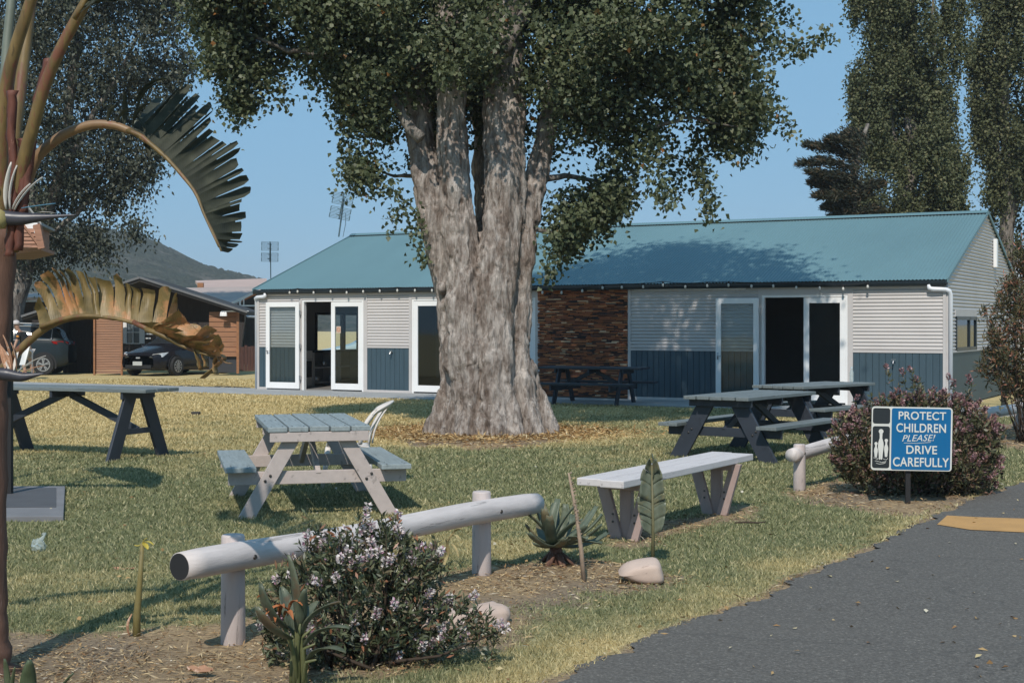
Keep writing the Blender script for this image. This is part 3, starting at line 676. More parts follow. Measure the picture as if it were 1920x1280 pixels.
# bottle
q = P(1597, 727, 22.9); q.z = .775
bt = thing('bottle', 'small clear plastic water bottle standing on the far dark picnic table', 'bottle', q)
MB().lathe([(.03, 0), (.034, .01), (.034, .07), (.03, .08), (.034, .09), (.034, .15), (.015, .20), (.014, .215)], n=14).build('body', glassmat('clear_plastic', (.5, .6, .6), .05, .3), bt, smooth=True)
MB().lathe([(.016, .215), (.016, .24)], n=12).build('cap', flat('bottle_cap', (.5, .6, .65), .4), bt)

# ------------------------------------------------------------------ timber bench on V legs
be = thing('timber_bench', 'chalky white two plank bench on mauve V shaped legs', 'bench', (1.42, 11.95, 0), 0)
b0 = P(1160, 888, 11.15); b1 = P(1350, 853, 12.9); ang = math.atan2(b1.y - b0.y, b1.x - b0.x); be.rotation_euler = (0, 0, ang); Lb = (b1 - b0).length + .62
mid = (b0 + b1) / 2; be.location = (mid.x, mid.y, 0); HT = .515
for i, y in enumerate((-.105, .115)):
    MB().box((.02 * (i * 2 - 1), y, HT - .03), (Lb, .205, .058)).build('seat_plank', M['benchtop'], be, bevel=.007)
for sx_ in (-1, 1):
    x = sx_ * (Lb / 2 - .42)
    MB().box((x, 0, HT - .09), (.07, .36, .06)).build('seat_cleat', M['mauve'], be, bevel=.005)
    for sy in (-1, 1):
        p0 = Vector((x - .022, sy * .065, -.01)); p1 = Vector((x - .022, sy * .20, HT - .062)); w2 = .052
        m = MB().prism([p0 + Vector((0, -w2, 0)), p0 + Vector((0, w2, 0)), p1 + Vector((0, w2, 0)), p1 + Vector((0, -w2, 0))], (.044, 0, 0)); lg = m.build('leg', M['mauve'], be, bevel=.004)
        m = MB()
        for dz in (.14, .20): m.lathe([(.009, -.0), (.009, -.006)], (x - .022, sy * .095, dz), 8, 'x')
        m.build('bolts', M['bolt'], lg)
    MB().box((x + .035, 0, .22), (.06, .10, .46)).build('post', M['mauve'], be, bevel=.005)

# ------------------------------------------------------------------ log rails
def log_rail(label, a, b, r, posts, pr, ph, endmat, bow=0.0, group='log rails edging the lawn', seed=1):
    a = Vector(a); b = Vector(b); o = thing('log_rail', label, 'rail', ((a.x + b.x) / 2, (a.y + b.y) / 2, 0), math.atan2(b.y - a.y, b.x - a.x), group)
    n = 26; pts = []; rr = []
    for i in range(n + 1):
        t = i / n; q = a.lerp(b, t); q.z += bow * math.sin(t * math.pi) + .006 * math.sin(t * 9 + seed); pts.append(q)
        e = min(t, 1 - t) * (b - a).length; rr.append(r * (1 + .03 * math.sin(t * 7 + seed * 2)) * (1 if e > .02 else .93))
    lg = MB().tube(pts, rr, 28, cap=True, wob=.012, seed=seed).build('log', M['log'], o, smooth=True, world=True)
    d = (b - a).normalized()
    m = MB(); m.tube([pts[0] - d * .003, pts[0] - d * .001], [r * .90, r * .90], 24); (m.build('end_face', endmat, lg, world=True) if endmat else None)
    for (px, py) in posts:
        ph_ = ph if not hasattr(ph, '__len__') else ph[0]
        g = Vector((px, py, 0)); ps = MB().tube([g + Vector((0, 0, -.02)), g + Vector((0, 0, ph_ * .5)), g + Vector((.0, 0, ph_ - .012)), g + Vector((0, 0, ph_))], [pr * 1.03, pr, pr * .98, pr * .9], 22, wob=.02, seed=seed + 3).build('post', M['logpost'], o, smooth=False, world=True, bevel=.004)
        for pl in ps.data.polygons: pl.use_smooth = len(pl.vertices) == 4
    m = MB()
    for (px, py) in posts:
        t = ((Vector((px, py, a.z)) - a).dot(d)); q = a + d * t; side = Vector((d.y, -d.x, 0)).normalized(); m.tube([q + side * (r - .004), q + side * (r + .006)], [.016, .012], 8)
    m.build('bolt_heads', M['bolt'], lg, world=True)
    return o
p1_ = G(437, 1200); p2_ = G(903, 1078)
d_ = (p2_ - p1_).normalized(); sd_ = Vector((d_.y, -d_.x, 0)); hl = .467
la = p1_ + sd_ * .085; lb = p2_ + sd_ * .085
la = Vector((la.x, la.y, hl)) - d_ * .47; lb = Vector((lb.x, lb.y, hl - .028)) + d_ * .56
log_rail('long pale log rail with a blackened end behind the white flowered shrub', la, lb, .075, [(p1_.x, p1_.y), (p2_.x, p2_.y)], .064, .57, M['charcoal'], seed=1)
q1 = G(1499, 918); qa = P(1484, 842, q1.y - .12); qa.z = .37; qb = P(1640, 818, q1.y + 1.6); qb.z = .50
log_rail('short crooked white log rail running into the purple tinged shrub', qa, qb, .072, [(q1.x, q1.y)], .062, .47, None, bow=-.02, seed=4)
q2 = G(1912, 803); ra = P(1836, 770, q2.y - 1.2); ra.z = .30; rb = P(1990, 752, q2.y + .7); rb.z = .42
log_rail('weathered log rail beyond the sign, below the red tipped bush', ra, rb, .085, [(q2.x, q2.y)], .085, .5, None, seed=7)

# ------------------------------------------------------------------ sign
SY = 13.45; sg = thing('road_safety_sign', 'blue protect children please drive carefully sign with white figures on a black post', 'sign', P(1703, 940, SY) * 1.0)
sg.location.z = 0
S0 = P(1708, 822, SY); sw, sh = .762, .60
sg.location = (P(1703, 940, SY).x, SY, 0); ctr = Vector((S0.x - sg.location.x, -.03, S0.z)); YW = R(0.8)
def rrect(cx, cz, w_, h_, r_, y, n=6):
    o = []
    for (qx, qz, a0) in ((w_ / 2 - r_, h_ / 2 - r_, 0), (-w_ / 2 + r_, h_ / 2 - r_, 90), (-w_ / 2 + r_, -h_ / 2 + r_, 180), (w_ / 2 - r_, -h_ / 2 + r_, 270)):
        for k in range(n + 1):
            a = R(a0 + 90 * k / n); o.append((cx + qx + r_ * math.cos(a), y, cz + qz + r_ * math.sin(a)))
    return o
signwhite = paint('sign_white', (.62, .62, .58), .45, .06, 4, wear=(.5, .46, .3), worn=.7, bump=0); signblue = paint('sign_blue', (.0, .112, .28), .42, .06, 3, wear=(.01, .14, .33), worn=.66, bump=0); signblack = flat('sign_black', (.016, .021, .024), .45)
panel = MB().prism(rrect(0, 0, sw, sh, .03, 0), (0, .008, 0)).build('panel', signwhite, sg); panel.location = ctr; panel.rotation_euler = (0, R(1.1), 0)
def on_panel(mb, name, mat): o = mb.build(name, mat, panel); return o
k = sw / 150.0                              # photo pixels on the panel
def pl(px, py): return ((px - 1708) * k, (py - 822 - (px - 1708) * .012) * -k)
x0, z0 = pl(1670, 880); x1, z1 = pl(1780, 765)
on_panel(MB().prism(rrect((x0 + x1) / 2, (z0 + z1) / 2, x1 - x0, z1 - z0 - .014, .018, -.003), (0, .002, 0)), 'blue_field', signblue)
xa, za = pl(1635, 765); xb, zb = pl(1667, 794); on_panel(MB().prism(rrect((xa + xb) / 2, (za + zb) / 2, xb - xa, za - zb, .022, -.003), (0, .002, 0)), 'black_field', signblack)
xa, za = pl(1635, 798); xb, zb = pl(1667, 877); on_panel(MB().prism(rrect((xa + xb) / 2, (za + zb) / 2, xb - xa, za - zb - .006, .022, -.003), (0, .002, 0)), 'black_field', signblack)
def figure(cx, top, bot, wd):
    x, zt = pl(cx, top); _, zb_ = pl(cx, bot); h_ = zt - zb_; w_ = wd * k; hr2 = w_ * .42; y = -.0062
    o = [(x + hr2 * math.sin(a), y, zt - hr2 + hr2 * math.cos(a)) for a in np.linspace(-2.5, 2.5, 14)]
    prof = [(.22, .70), (.30, .66), (.46, .55), (.5, .42), (.42, .30), (.36, .2), (.30, .04), (.22, .0)]
    right = [(x + w_ * a, y, zb_ + h_ * b) for a, b in prof]; left = [(x - w_ * a, y, zb_ + h_ * b) for a, b in reversed(prof)]
    return MB().prism([*o, *right, (x + .02 * w_, y, zb_ + h_ * .02), (x, y, zb_ + h_ * .34), (x - .02 * w_, y, zb_ + h_ * .02), *left], (0, .002, 0))
for cx, tp, bt_, wd in ((1650.5, 804, 861, 10.5), (1641.5, 828, 857, 7), (1660.5, 822, 856, 7.5)): on_panel(figure(cx, tp, bt_, wd), 'figure', signwhite)
for q in ([(1637, 857), (1642, 859), (1648, 858), (1643, 861)], [(1640, 863), (1646, 864), (1653, 866), (1661, 864)], [(1642, 867), (1648, 869), (1656, 868), (1660, 866)], [(1655, 859), (1661, 861), (1664, 858)]):
    pts = [Vector((pl(*c)[0], -.005, pl(*c)[1])) for c in q]; on_panel(MB().tube(pts, .0022, 6), 'ground_line', signwhite)
def text(s, cx, top, bot, wpx, shear=0, bold=.012):
    cu = bpy.data.curves.new('lettering', 'FONT'); cu.body = s; cu.align_x = 'CENTER'; cu.size = 1; cu.offset = bold; cu.extrude = .002; cu.shear = shear; cu.space_character = 1.04
    o = bpy.data.objects.new('lettering', cu); col.objects.link(o); o.parent = panel; cu.materials.append(signwhite)
    bpy.context.view_layer.update(); dx, dy = o.dimensions.x, o.dimensions.y
    me = bpy.data.meshes.new_from_object(o.evaluated_get(bpy.context.evaluated_depsgraph_get())); bpy.data.objects.remove(o); bpy.data.curves.remove(cu)
    o = bpy.data.objects.new('lettering', me); col.objects.link(o); o.parent = panel
    if not me.materials: me.materials.append(signwhite)
    hz_ = (bot - top) * k; sx_ = wpx * k / dx; sz_ = hz_ / dy; x, z = pl(cx, bot)
    o.scale = (sx_, sz_, 1); o.rotation_euler = (R(90), 0, 0); o.location = (x, -.005, z); return o
text('PROTECT', 1726, 771, 786, 88); text('CHILDREN', 1725, 793, 809.5, 92); text('DRIVE', 1726, 834, 849.5, 57); text('CAREFULLY', 1725, 856, 873, 104)
o = text('PLEASE!', 1719, 814, 826, 62, .35, .0); o.rotation_euler = (R(90), R(-2), 0)
a_, b_, c_ = pl(1693, 829.5), pl(1718, 830), pl(1743, 828); on_panel(MB().tube([Vector((q[0], -.005, q[1])) for q in (a_, b_, c_)], .0022, 6), 'underline', signwhite)
MB().box((0, .012, .36), (.045, .028, .80)).build('post', M['black'], sg, bevel=.003)
m = MB()
for dz in (.27, -.27): m.box((ctr.x - (S0.x - sg.location.x) , -.012 , S0.z + dz), (.02, .02, .03), Matrix.Rotation(.6, 3, 'Y'))
m.build('clip', M['bolt'], sg)

# ------------------------------------------------------------------ white chair behind the near table
ch = thing('plastic_chair', 'cream plastic garden chair standing behind the beige picnic table', 'chair', P(652, 925, 15.0), R(-84)); ch.location.z = 0; cz = .43
m = MB(); rows = []
for i in range(9):
    y = -.22 + .44 * i / 8; rows.append([(x, y, cz - .012 * math.cos(x * 7) - (.02 if i == 0 else 0)) for x in np.linspace(-.22, .22, 9)])
m.grid(rows).build('seat', M['plastic'], ch, smooth=True, solid=.012)
def backpt(u, v):                           # u -1..1 across, v 0..1 up
    a = u * 1.15; r_ = .25 + .03 * v; return Vector((r_ * math.sin(a), .02 + r_ * math.cos(a) * .9 + .17 * v * v + .02, cz + .02 + .42 * v * (1 - .16 * u * u)))
for u in (-1, -.55, -.2, .2, .55, 1):
    wq = .16 if abs(u) == 1 else .11
    MB().grid([[backpt(u - wq / 2, v), backpt(u + wq / 2, v)] for v in np.linspace(0, 1, 9)]).build('back_slat', M['plastic'], ch, smooth=True, solid=.012)
MB().grid([[backpt(u, .9), backpt(u, 1.06)] for u in np.linspace(-1.08, 1.08, 17)]).build('top_rail', M['plastic'], ch, smooth=True, solid=.014)
for sx_ in (-1, 1):
    for sy in (-1, 1): MB().tube([(sx_ * .21, sy * .2, cz - .005), (sx_ * .25, sy * .26, 0)], [.03, .02], 8).build('leg', M['plastic'], ch, smooth=True)
    MB().tube([(sx_ * .21, -.2, cz), (sx_ * .245, -.17, cz + .2), (sx_ * .25, .0, cz + .22), backpt(sx_ * 1.0, .5)], [.02, .022, .022, .02], 8).build('armrest', M['plastic'], ch, smooth=True)

# ------------------------------------------------------------------ lawn odds and ends
sp = [G(-160, 978), G(119, 977), G(122, 919), G(-110, 919)]
m = MB().prism([(p.x, p.y, -.02) for p in sp][::-1], (0, 0, .065)); sb_ = tag(m.build('concrete_slab', M['slab'], bevel=.006), 'grey concrete slab with a darker centre set in the grass by the palm', 'slab')
c0 = sum((p for p in sp), Vector()) / 4
m = MB(); ins = [G(-160, 962), G(105, 960), G(105, 923), G(-110, 923)]
m.prism([(p.x, p.y, .046) for p in ins][::-1], (0, 0, .004)); m.build('dark_patch', M['mat'], sb_)
g = G(367, 778); dg = thing('drain_cover', 'small dark block set in the yellow grass behind the beige table', 'drain', g); MB().box((0, 0, .02), (.16, .1, .085)).build('cover', M['black'], dg, bevel=.006); MB().box((0, -.052, .03), (.13, .006, .045)).build('grille', M['bolt'], dg)
def rock(label, c, d, seed, rz=0, group='pale rocks in the garden bed', flat_=.0):
    bm_ = []; n, mm = 22, 14; rows = []
    for j in range(mm + 1):
        th = math.pi * j / mm; rows.append([(math.sin(th) * math.cos(2 * math.pi * i / n), math.sin(th) * math.sin(2 * math.pi * i / n), math.cos(th)) for i in range(n + 1)])
    V = np.array(rows).reshape(-1, 3); nn = fbm(V * 1.5 + seed * 7.3, seed, 4) - .47; n2 = vnoise(V * 2.2 + seed * 3.1, seed + 5) - .5
    V = V * (1 + nn[:, None] * .9 + n2[:, None] * .25); V = np.sign(V) * np.abs(V) ** .8
    V = V * np.array(d) / 2; V[:, 2] += d[2] * .22
    o = MB().grid(V.reshape(mm + 1, n + 1, 3).tolist()).build('rock', M['rock'], None, smooth=True); o.location = c; o.rotation_euler = (0, 0, rz); return tag(o, label, 'rock', group)
ro = [(1161, 1080), (1168, 1070), (1184, 1062), (1206, 1058), (1232, 1054), (1241, 1060), (1243, 1072), (1249, 1090), (1244, 1097), (1215, 1098), (1182, 1092)]
ry = G(1206, 1096).y; m = MB(); o0 = [P(x, y, ry) for x, y in ro]; cc0 = sum(o0, Vector()) / len(o0)
m.grid([[cc0 + (p - cc0) * k_ + Vector((0, dy_, dz_)) for p in o0 + o0[:1]] for k_, dy_, dz_ in ((.02, -.035, .01), (.55, -.035, .005), (.86, -.025, 0), (1.0, .03, .0), (1.0, .12, .02), (.9, .2, .02), (.5, .24, .01), (.02, .24, 0))])
rk = m.build('rock', M['rock'], None, smooth=True); sb2 = rk.modifiers.new('sub', 'SUBSURF'); sb2.levels = sb2.render_levels = 1; tag(rk, 'wedge shaped pale rock lying on bare earth at the foot of the leafy sapling', 'rock', 'pale rocks in the garden bed')
rock('rounded tan rock at the tip of the white flowered shrub', G(915, 1168), (.24, .2, .16), 5, .4)
rock('pinkish rock half hidden among the white flowered shrub stems', G(830, 1176), (.3, .2, .15), 8, .2)
# litter
g = G(72, 1034); bg_ = thing('plastic_bag', 'crumpled clear plastic bag lying on the grass near the palm', 'bag', g)
n, mm = 18, 10; rows = [[(math.sin(math.pi * j / mm) * math.cos(2 * math.pi * i / n), math.sin(math.pi * j / mm) * math.sin(2 * math.pi * i / n), math.cos(math.pi * j / mm)) for i in range(n + 1)] for j in range(mm + 1)]
V = np.array(rows).reshape(-1, 3); V = V * (1 + (fbm(V * 2.6, 4)[:, None] - .47) * 1.3) * np.array([.055, .05, .055]) + np.array([0, 0, .045])
MB().grid(V.reshape(mm + 1, n + 1, 3).tolist()).build('film', glassmat('plastic_film', (.5, .55, .52), .15, .4), bg_, smooth=False)
MB().tube([(.02, 0, .09), (.04, .01, .12), (.035, .02, .13)], [.02, .008, .02], 7).build('knot', glassmat('plastic_film_knot', (.5, .55, .52), .15, .55), bg_)
def crumple(name, label, cat, c, size, mat, seed, mseg=8):
    rs = np.random.default_rng(seed); a = np.linspace(-1, 1, mseg); gx2, gy2 = np.meshgrid(a, a); V = np.stack([gx2.ravel() * size, gy2.ravel() * size * .45, np.zeros(mseg * mseg)], 1)
    V[:, 2] = np.abs(fbm(V / size * 1.8 + seed, seed) - .45) * size * 1.3 + .012; V[:, :2] += (rs.random((mseg * mseg, 2)) - .5) * size * .12
    V[:, 1] *= 1 - .6 * (V[:, 0] / size) ** 2
    o = MB().grid(V.reshape(mseg, mseg, 3).tolist()).build(name, mat, None, solid=.002); o.location = c; o.rotation_euler = (0, 0, seed); return tag(o, label, cat)
M['dryleaf'] = paint('dead_leaf', (.36, .19, .11), .7, .3, 14, wear=(.5, .36, .27), worn=.55)
crumple('dead_leaf', 'curled pinkish dead leaf on the grass between the palm and the log rail', 'leaf', G(233, 1071), .075, M['dryleaf'], 3)
crumple('dead_leaf', 'crumpled brown leaf on the bare soil in front of the log rail post', 'leaf', G(375, 1262), .07, M['dryleaf'], 9)
g = G(1407, 984); st = MB().tube([(-.13, .01, .02), (-.03, 0, .025), (.06, -.012, .022), (.13, -.008, .03)], [.006, .008, .007, .004], 7).build('stick', M['twig'], None, smooth=True); st.location = g; tag(st, 'thin dark stick lying on the grass in front of the white bench', 'stick')

# ------------------------------------------------------------------ vegetation helpers
def unit(a): return a / np.maximum(np.linalg.norm(a, axis=1, keepdims=True), 1e-9)
def leaf_quads(C, L, Wd, r, droop=.4, axis=None, spread=1.0, fold=.15, widest=.38, up=0.0, face=None):
    """(N,3) leaf bases -> kite shaped leaves."""
    n = len(C); L = np.broadcast_to(L, n)[:, None]; Wd = np.broadcast_to(Wd, n)[:, None]
    d = r.normal(size=(n, 3)); d[:, 2] -= droop
    if axis is not None: d = axis + unit(d) * spread
    d = unit(d); nn = r.normal(size=(n, 3)); nn[:, 2] += up; nn = nn + (0 if face is None else np.array(face)); nn = unit(nn - d * (nn * d).sum(1, keepdims=True)); s = np.cross(nn, d)
    V = np.empty((n, 4, 3)); V[:, 0] = C; V[:, 1] = C + d * L * widest + s * Wd / 2 + nn * L * fold; V[:, 2] = C + d * L - nn * L * fold * .4; V[:, 3] = C + d * L * widest - s * Wd / 2 + nn * L * fold
    return V
def leaves_obj(name, Vs, mat, parent):
    V = np.concatenate(Vs).reshape(-1, 3)
    if parent is not None:
        m = np.array(frame(parent).inverted()); V = V @ m[:3, :3].T + m[:3, 3]
    return link(name, fastmesh(name, V, None, 4), mat, parent)
def world_poly(px, Y): return [((x - 960) / F * Y, H - (y - HY) / F * Y) for x, y in px]
def fill(poly, n, Y, thick, r, edge=.25, slope=1.0, keep=None):
    """n points through a volume whose outline from the front is poly (x, z)."""
    pa = np.array(poly); lo, hi = pa.min(0), pa.max(0); out = []; c = 0
    while c < n:
        q = lo + r.random((n * 3, 2)) * (hi - lo); q = q[inpoly(q[:, 0], q[:, 1], poly)]
        T = np.minimum(thick, edge + polydist(q[:, 0], q[:, 1], poly) * slope); y = Y + (r.random(len(q)) * 2 - 1) * T
        p = np.stack([q[:, 0], y, q[:, 1]], 1)
        if keep is not None: p = p[keep(p)]
        out.append(p); c += len(p)
    return np.concatenate(out)[:n]
def around(C, per, sig, r):
    n = len(C); k = np.maximum(1, (per * (.5 + r.random(n)))).astype(int); i = np.repeat(np.arange(n), k)
    s = (.6 + .8 * r.random(n))[i][:, None]
    return C[i] + r.normal(size=(len(i), 3)) * np.array(sig) * s
def strands(lines, Y, r, per_m=130, jit=.07, dY=.5):
    out = []
    for ln in lines:
        y = Y + r.uniform(-dY, dY); pts = np.array([P(a, b, y) for a, b in ln])
        for a, b in zip(pts, pts[1:]):
            n = int(np.linalg.norm(b - a) * per_m); t = r.random((n, 1)); out.append(a + (b - a) * t + r.normal(size=(n, 3)) * jit)
    return np.concatenate(out)
def branch(mb, pts, r0, r1, r, n=7, wob=.12):
    p = np.array(pts, float); q = [p[0]]; 
    for a, b in zip(p, p[1:]):
        for t in (.25, .5, .75, 1): q.append(a + (b - a) * t + r.normal(size=3) * np.linalg.norm(b - a) * .02)
    mb.tube(q, list(np.linspace(r0, r1, len(q))), n, wob=wob)

# ------------------------------------------------------------------ the big poplar on the lawn
TY = 22.35; r = np.random.default_rng(3); tree = thing('poplar_tree', 'huge old poplar with a fluted pale trunk on the lawn in front of the hall', 'tree', (P(920, 812, TY).x, TY, 0))
stems = [
    [(826, 816, 26, -.1), (850, 750, 25, 0), (850, 650, 27, 0), (846, 560, 30, 0), (830, 480, 31, .0), (812, 400, 29, 0), (794, 300, 27, .1), (777, 200, 25, .2), (760, 80, 22, .3), (738, -90, 17, .4), (700, -330, 9, .5)],
    [(884, 818, 34, -.42), (880, 740, 33, -.42), (880, 650, 36, -.40), (878, 570, 36, -.34), (868, 480, 36, -.25), (860, 400, 32, -.2), (852, 300, 30, -.2), (847, 200, 28, -.2), (842, 60, 24, -.2), (842, -150, 17, -.1), (830, -420, 9, 0)],
    [(932, 818, 38, -.5), (932, 740, 36, -.48), (930, 650, 36, -.45), (930, 560, 36, -.4), (938, 480, 40, -.3), (946, 400, 40, -.2), (948, 300, 39, -.2), (947, 200, 37, -.15), (944, 60, 32, -.1), (942, -150, 23, 0), (930, -520, 10, .1)],
    [(990, 816, 32, -.2), (978, 740, 28, -.2), (968, 650, 27, -.15), (970, 560, 28, -.1), (976, 480, 27, -.1), (986, 410, 24, 0), (1002, 340, 22, .1), (1020, 270, 20, .2), (1036, 180, 17, .3), (1064, 40, 14, .5), (1110, -180, 9, .8)],
    [(915, 818, 78, .35), (912, 720, 72, .35), (908, 600, 70, .35), (905, 520, 68, .3), (900, 470, 54, .25), (896, 430, 28, .25)],
    [(850, 700, 18, .6), (840, 560, 22, .55), (815, 470, 22, .6), (800, 380, 22, .8), (800, 250, 20, 1.2), (810, 50, 18, 1.8), (820, -250, 9, 2.4)],
    [(905, 560, 36, .5), (912, 400, 26, 1.0), (905, 250, 24, 1.4), (890, 50, 22, 1.8), (885, -300, 10, 2.4)]]
m = MB()
for k_, st in enumerate(stems):
    pts, rad = [], []
    for a, b in zip(st, st[1:]):
        for t in np.linspace(0, 1, 7, endpoint=False):
            q = [a[i] * (1 - t) + b[i] * t for i in range(4)]; p = P(q[0], q[1], TY); p.y += q[3]
            kn = 1 + .16 * (vnoise(np.array([[q[1] / 42.0, k_ * 7.7]]), 40)[0] - .5) + .10 * (vnoise(np.array([[q[1] / 14.0, k_ * 3.3]]), 41)[0] - .5)
            pts.append(p); rad.append(q[2] / F * TY * kn)
    pts[0].z = -.15; nb = len(m.v); m.tube(pts, [q * .93 for q in rad], 40, seed=k_)
    vv = np.array([tuple(q) for q in m.v[nb:]]); cc = np.repeat(np.array([tuple(q) for q in pts]), 40, 0); an = np.tile(np.arange(40) / 40 * 2 * np.pi, len(pts)); cs_ = np.stack([np.cos(an), np.sin(an)], 1)
    rl = .30 * (vnoise(np.concatenate([cs_ * 1.6, cc[:, 2:] * .55 + k_ * 9], 1), 50) - .5) + .16 * (vnoise(np.concatenate([cs_ * 4.0, cc[:, 2:] * 1.1 + k_ * 9], 1), 51) - .5)
    vv = cc + (vv - cc) * (1 + rl[:, None]); m.v[nb:] = [Vector(q) for q in vv]
for (px, dy, rr) in ((800, -.15, .10), (838, -.5, .11), (868, -.72, .12), (900, -.78, .10), (935, -.85, .13), (968, -.75, .12), (1005, -.5, .13), (1042, -.1, .11), (1030, .5, .12), (810, .5, .12)):   # root flare
    q = P(px, 812, TY); e = Vector((q.x, TY + dy, -.10)); c = tree.location.copy(); s0 = c.lerp(Vector((e.x, e.y, 0)), .60); s0.z = 1.15
    m.tube([s0, s0.lerp(e, .35) + Vector((0, 0, -.10)), s0.lerp(e, .6) + Vector((0, 0, -.14)), s0.lerp(e, .82) + Vector((0, 0, -.08)), e], [rr * .35, rr * .85, rr * 1.15, rr * 1.2, rr * .9], 14, wob=.15, seed=int(px))
for (px, py, dy, rr) in ((864, 640, -.70, .13), (872, 672, -.74, .09), (856, 618, -.62, .10), (905, 520, -.6, .07), (988, 712, -.36, .10), (925, 525, -.66, .06), (872, 480, -.45, .08), (832, 540, -.32, .08), (952, 560, -.62, .05), (994, 500, -.15, .07), (996, 690, -.2, .09)):      # burls
    q = P(px, py, TY); q.y += dy * .8; n2 = 8
    m.lathe([(rr * math.sin(math.pi * j / n2) + .001, -rr * 1.1 * math.cos(math.pi * j / n2)) for j in range(n2 + 1)], q, 12)
trunk = m.build('trunk', M['bark'], tree, world=True)
md = trunk.modifiers.new('merge', 'REMESH'); md.mode = 'VOXEL'; md.voxel_size = .026
sm = trunk.modifiers.new('soften', 'SMOOTH'); sm.factor = .5; sm.iterations = 3
bpy.context.view_layer.update(); me = bpy.data.meshes.new_from_object(trunk.evaluated_get(bpy.context.evaluated_depsgraph_get())); trunk.modifiers.clear(); trunk.data = me
nv = len(me.vertices); co = np.empty(nv * 3, np.float32); no = np.empty(nv * 3, np.float32); me.vertices.foreach_get('co', co); me.vertices.foreach_get('normal', no); co = co.reshape(-1, 3).astype(float); no = no.reshape(-1, 3)
rid = 1 - 2 * np.abs(fbm(co * np.array([6.5, 6.5, 1.1]) + fbm(co * 1.7, 55)[:, None] * 2.2, 52, 3) / .875 - .5)      # long furrows
knot = np.clip(fbm(co * np.array([2.2, 2.2, 1.5]), 53, 3) - .52, 0, 1); fine = fbm(co * np.array([22, 22, 9]), 54, 3) - .44; slant = 1 - 2 * np.abs(vnoise(co * np.array([5, 5, 5]) @ np.array([[1, 0, .55], [0, 1, .55], [0, 0, .6]]), 56) - .5)
dsp = (rid - .75) * .085 + knot * .35 + fine * (.03 + knot * .3) - np.clip(slant - .9, 0, 1) * .25
co = co + no * dsp[:, None]; me.vertices.foreach_set('co', co.astype(np.float32).reshape(-1)); me.update(); me.polygons.foreach_set('use_smooth', [True] * len(me.polygons))
if not me.materials: me.materials.append(M['bark'])
# limbs inside the crown
m = MB()
for pts, r0, r1 in (([(790, 260), (730, 180), (640, 110), (540, 90), (450, 60)], .10, .02), ([(780, 150), (690, 60), (560, -20), (430, -40)], .09, .02), ([(1030, 190), (1100, 230), (1160, 240), (1235, 238)], .07, .035), ([(1000, 340), (1060, 330), (1120, 340), (1180, 300)], .06, .015),
                    ([(1060, 60), (1180, 30), (1300, 60), (1440, 80)], .09, .02), ([(1090, -60), (1250, -100), (1380, -40), (1445, 25)], .08, .012), ([(945, 100), (1000, 0), (1080, -120)], .12, .05), ([(840, 120), (880, 0), (880, -120)], .1, .05), ([(1230, 238), (1300, 220), (1400, 240)], .035, .01),
                    ([(790, 330), (740, 330), (690, 310)], .04, .01), ([(1005, 430), (1060, 440), (1110, 400)], .04, .012), ([(850, -200), (780, -420), (720, -560)], .1, .04), ([(940, -200), (1050, -420), (1150, -520)], .1, .04)):
    y = TY + r.uniform(-.6, .8); branch(m, [P(a, b, y + i * .12) for i, (a, b) in enumerate(pts)], r0, r1, r)
m.build('limbs', M['bark2'], tree, smooth=True, world=True)
low = world_poly([(345, -140), (366, 5), (380, 45), (405, 95), (385, 130), (425, 140), (445, 165), (432, 195), (448, 232), (470, 222), (480, 190), (520, 205), (540, 180), (575, 165), (600, 165), (625, 172), (640, 205), (665, 240), (690, 262), (680, 290), (655, 318), (655, 345), (700, 345), (715, 385), (745, 372), (775, 375), (790, 430), (805, 490), (835, 470), (900, 330), (1000, 420), (1012, 520), (1045, 488), (1085, 455), (1125, 418), (1170, 378), (1188, 345), (1160, 312), (1180, 285), (1225, 272), (1270, 268), (1330, 285), (1385, 285), (1405, 255), (1425, 215), (1405, 172), (1395, 130), (1415, 95), (1430, 45), (1440, -140)], TY)
high = world_poly([(400, -130), (1400, -130), (1500, -260), (1520, -520), (1450, -800), (1230, -1030), (900, -960), (760, -860), (600, -640), (450, -360)], TY)
def px_of(p): return 960 + F * p[:, 0] / p[:, 1], HY - F * (p[:, 2] - H) / p[:, 1]
def keep(p):
    x, y = px_of(p); front = (p[:, 1] < TY + .7) & (x > 725) & (x < 1050) & (y > 150 + 60 * np.abs((x - 890) / 150) + 110 * (vnoise(p * np.array([2.2, .6, 1.2]), 19) - .5))
    left = (x < 640) & (y > 135) & (vnoise(p * .9, 6) < .56); gap = (vnoise(p * np.array([1.15, 1.15, .95]), 8) < np.where((x < 720) & (y < 160), .33, .47))
    rt = (x > 1180) & (y > 150) & (vnoise(p * 1.1, 16) < .55); mid = (y > 230) & (x > 1050) & (x < 1180) & (vnoise(p * 1.2, 17) < .34)
    return ~(front | left | gap | rt | mid)
C = fill(low, 1500, TY, 3.3, r, .22, 1.0, keep); L1 = around(C, 84, (.155, .155, .15), r)
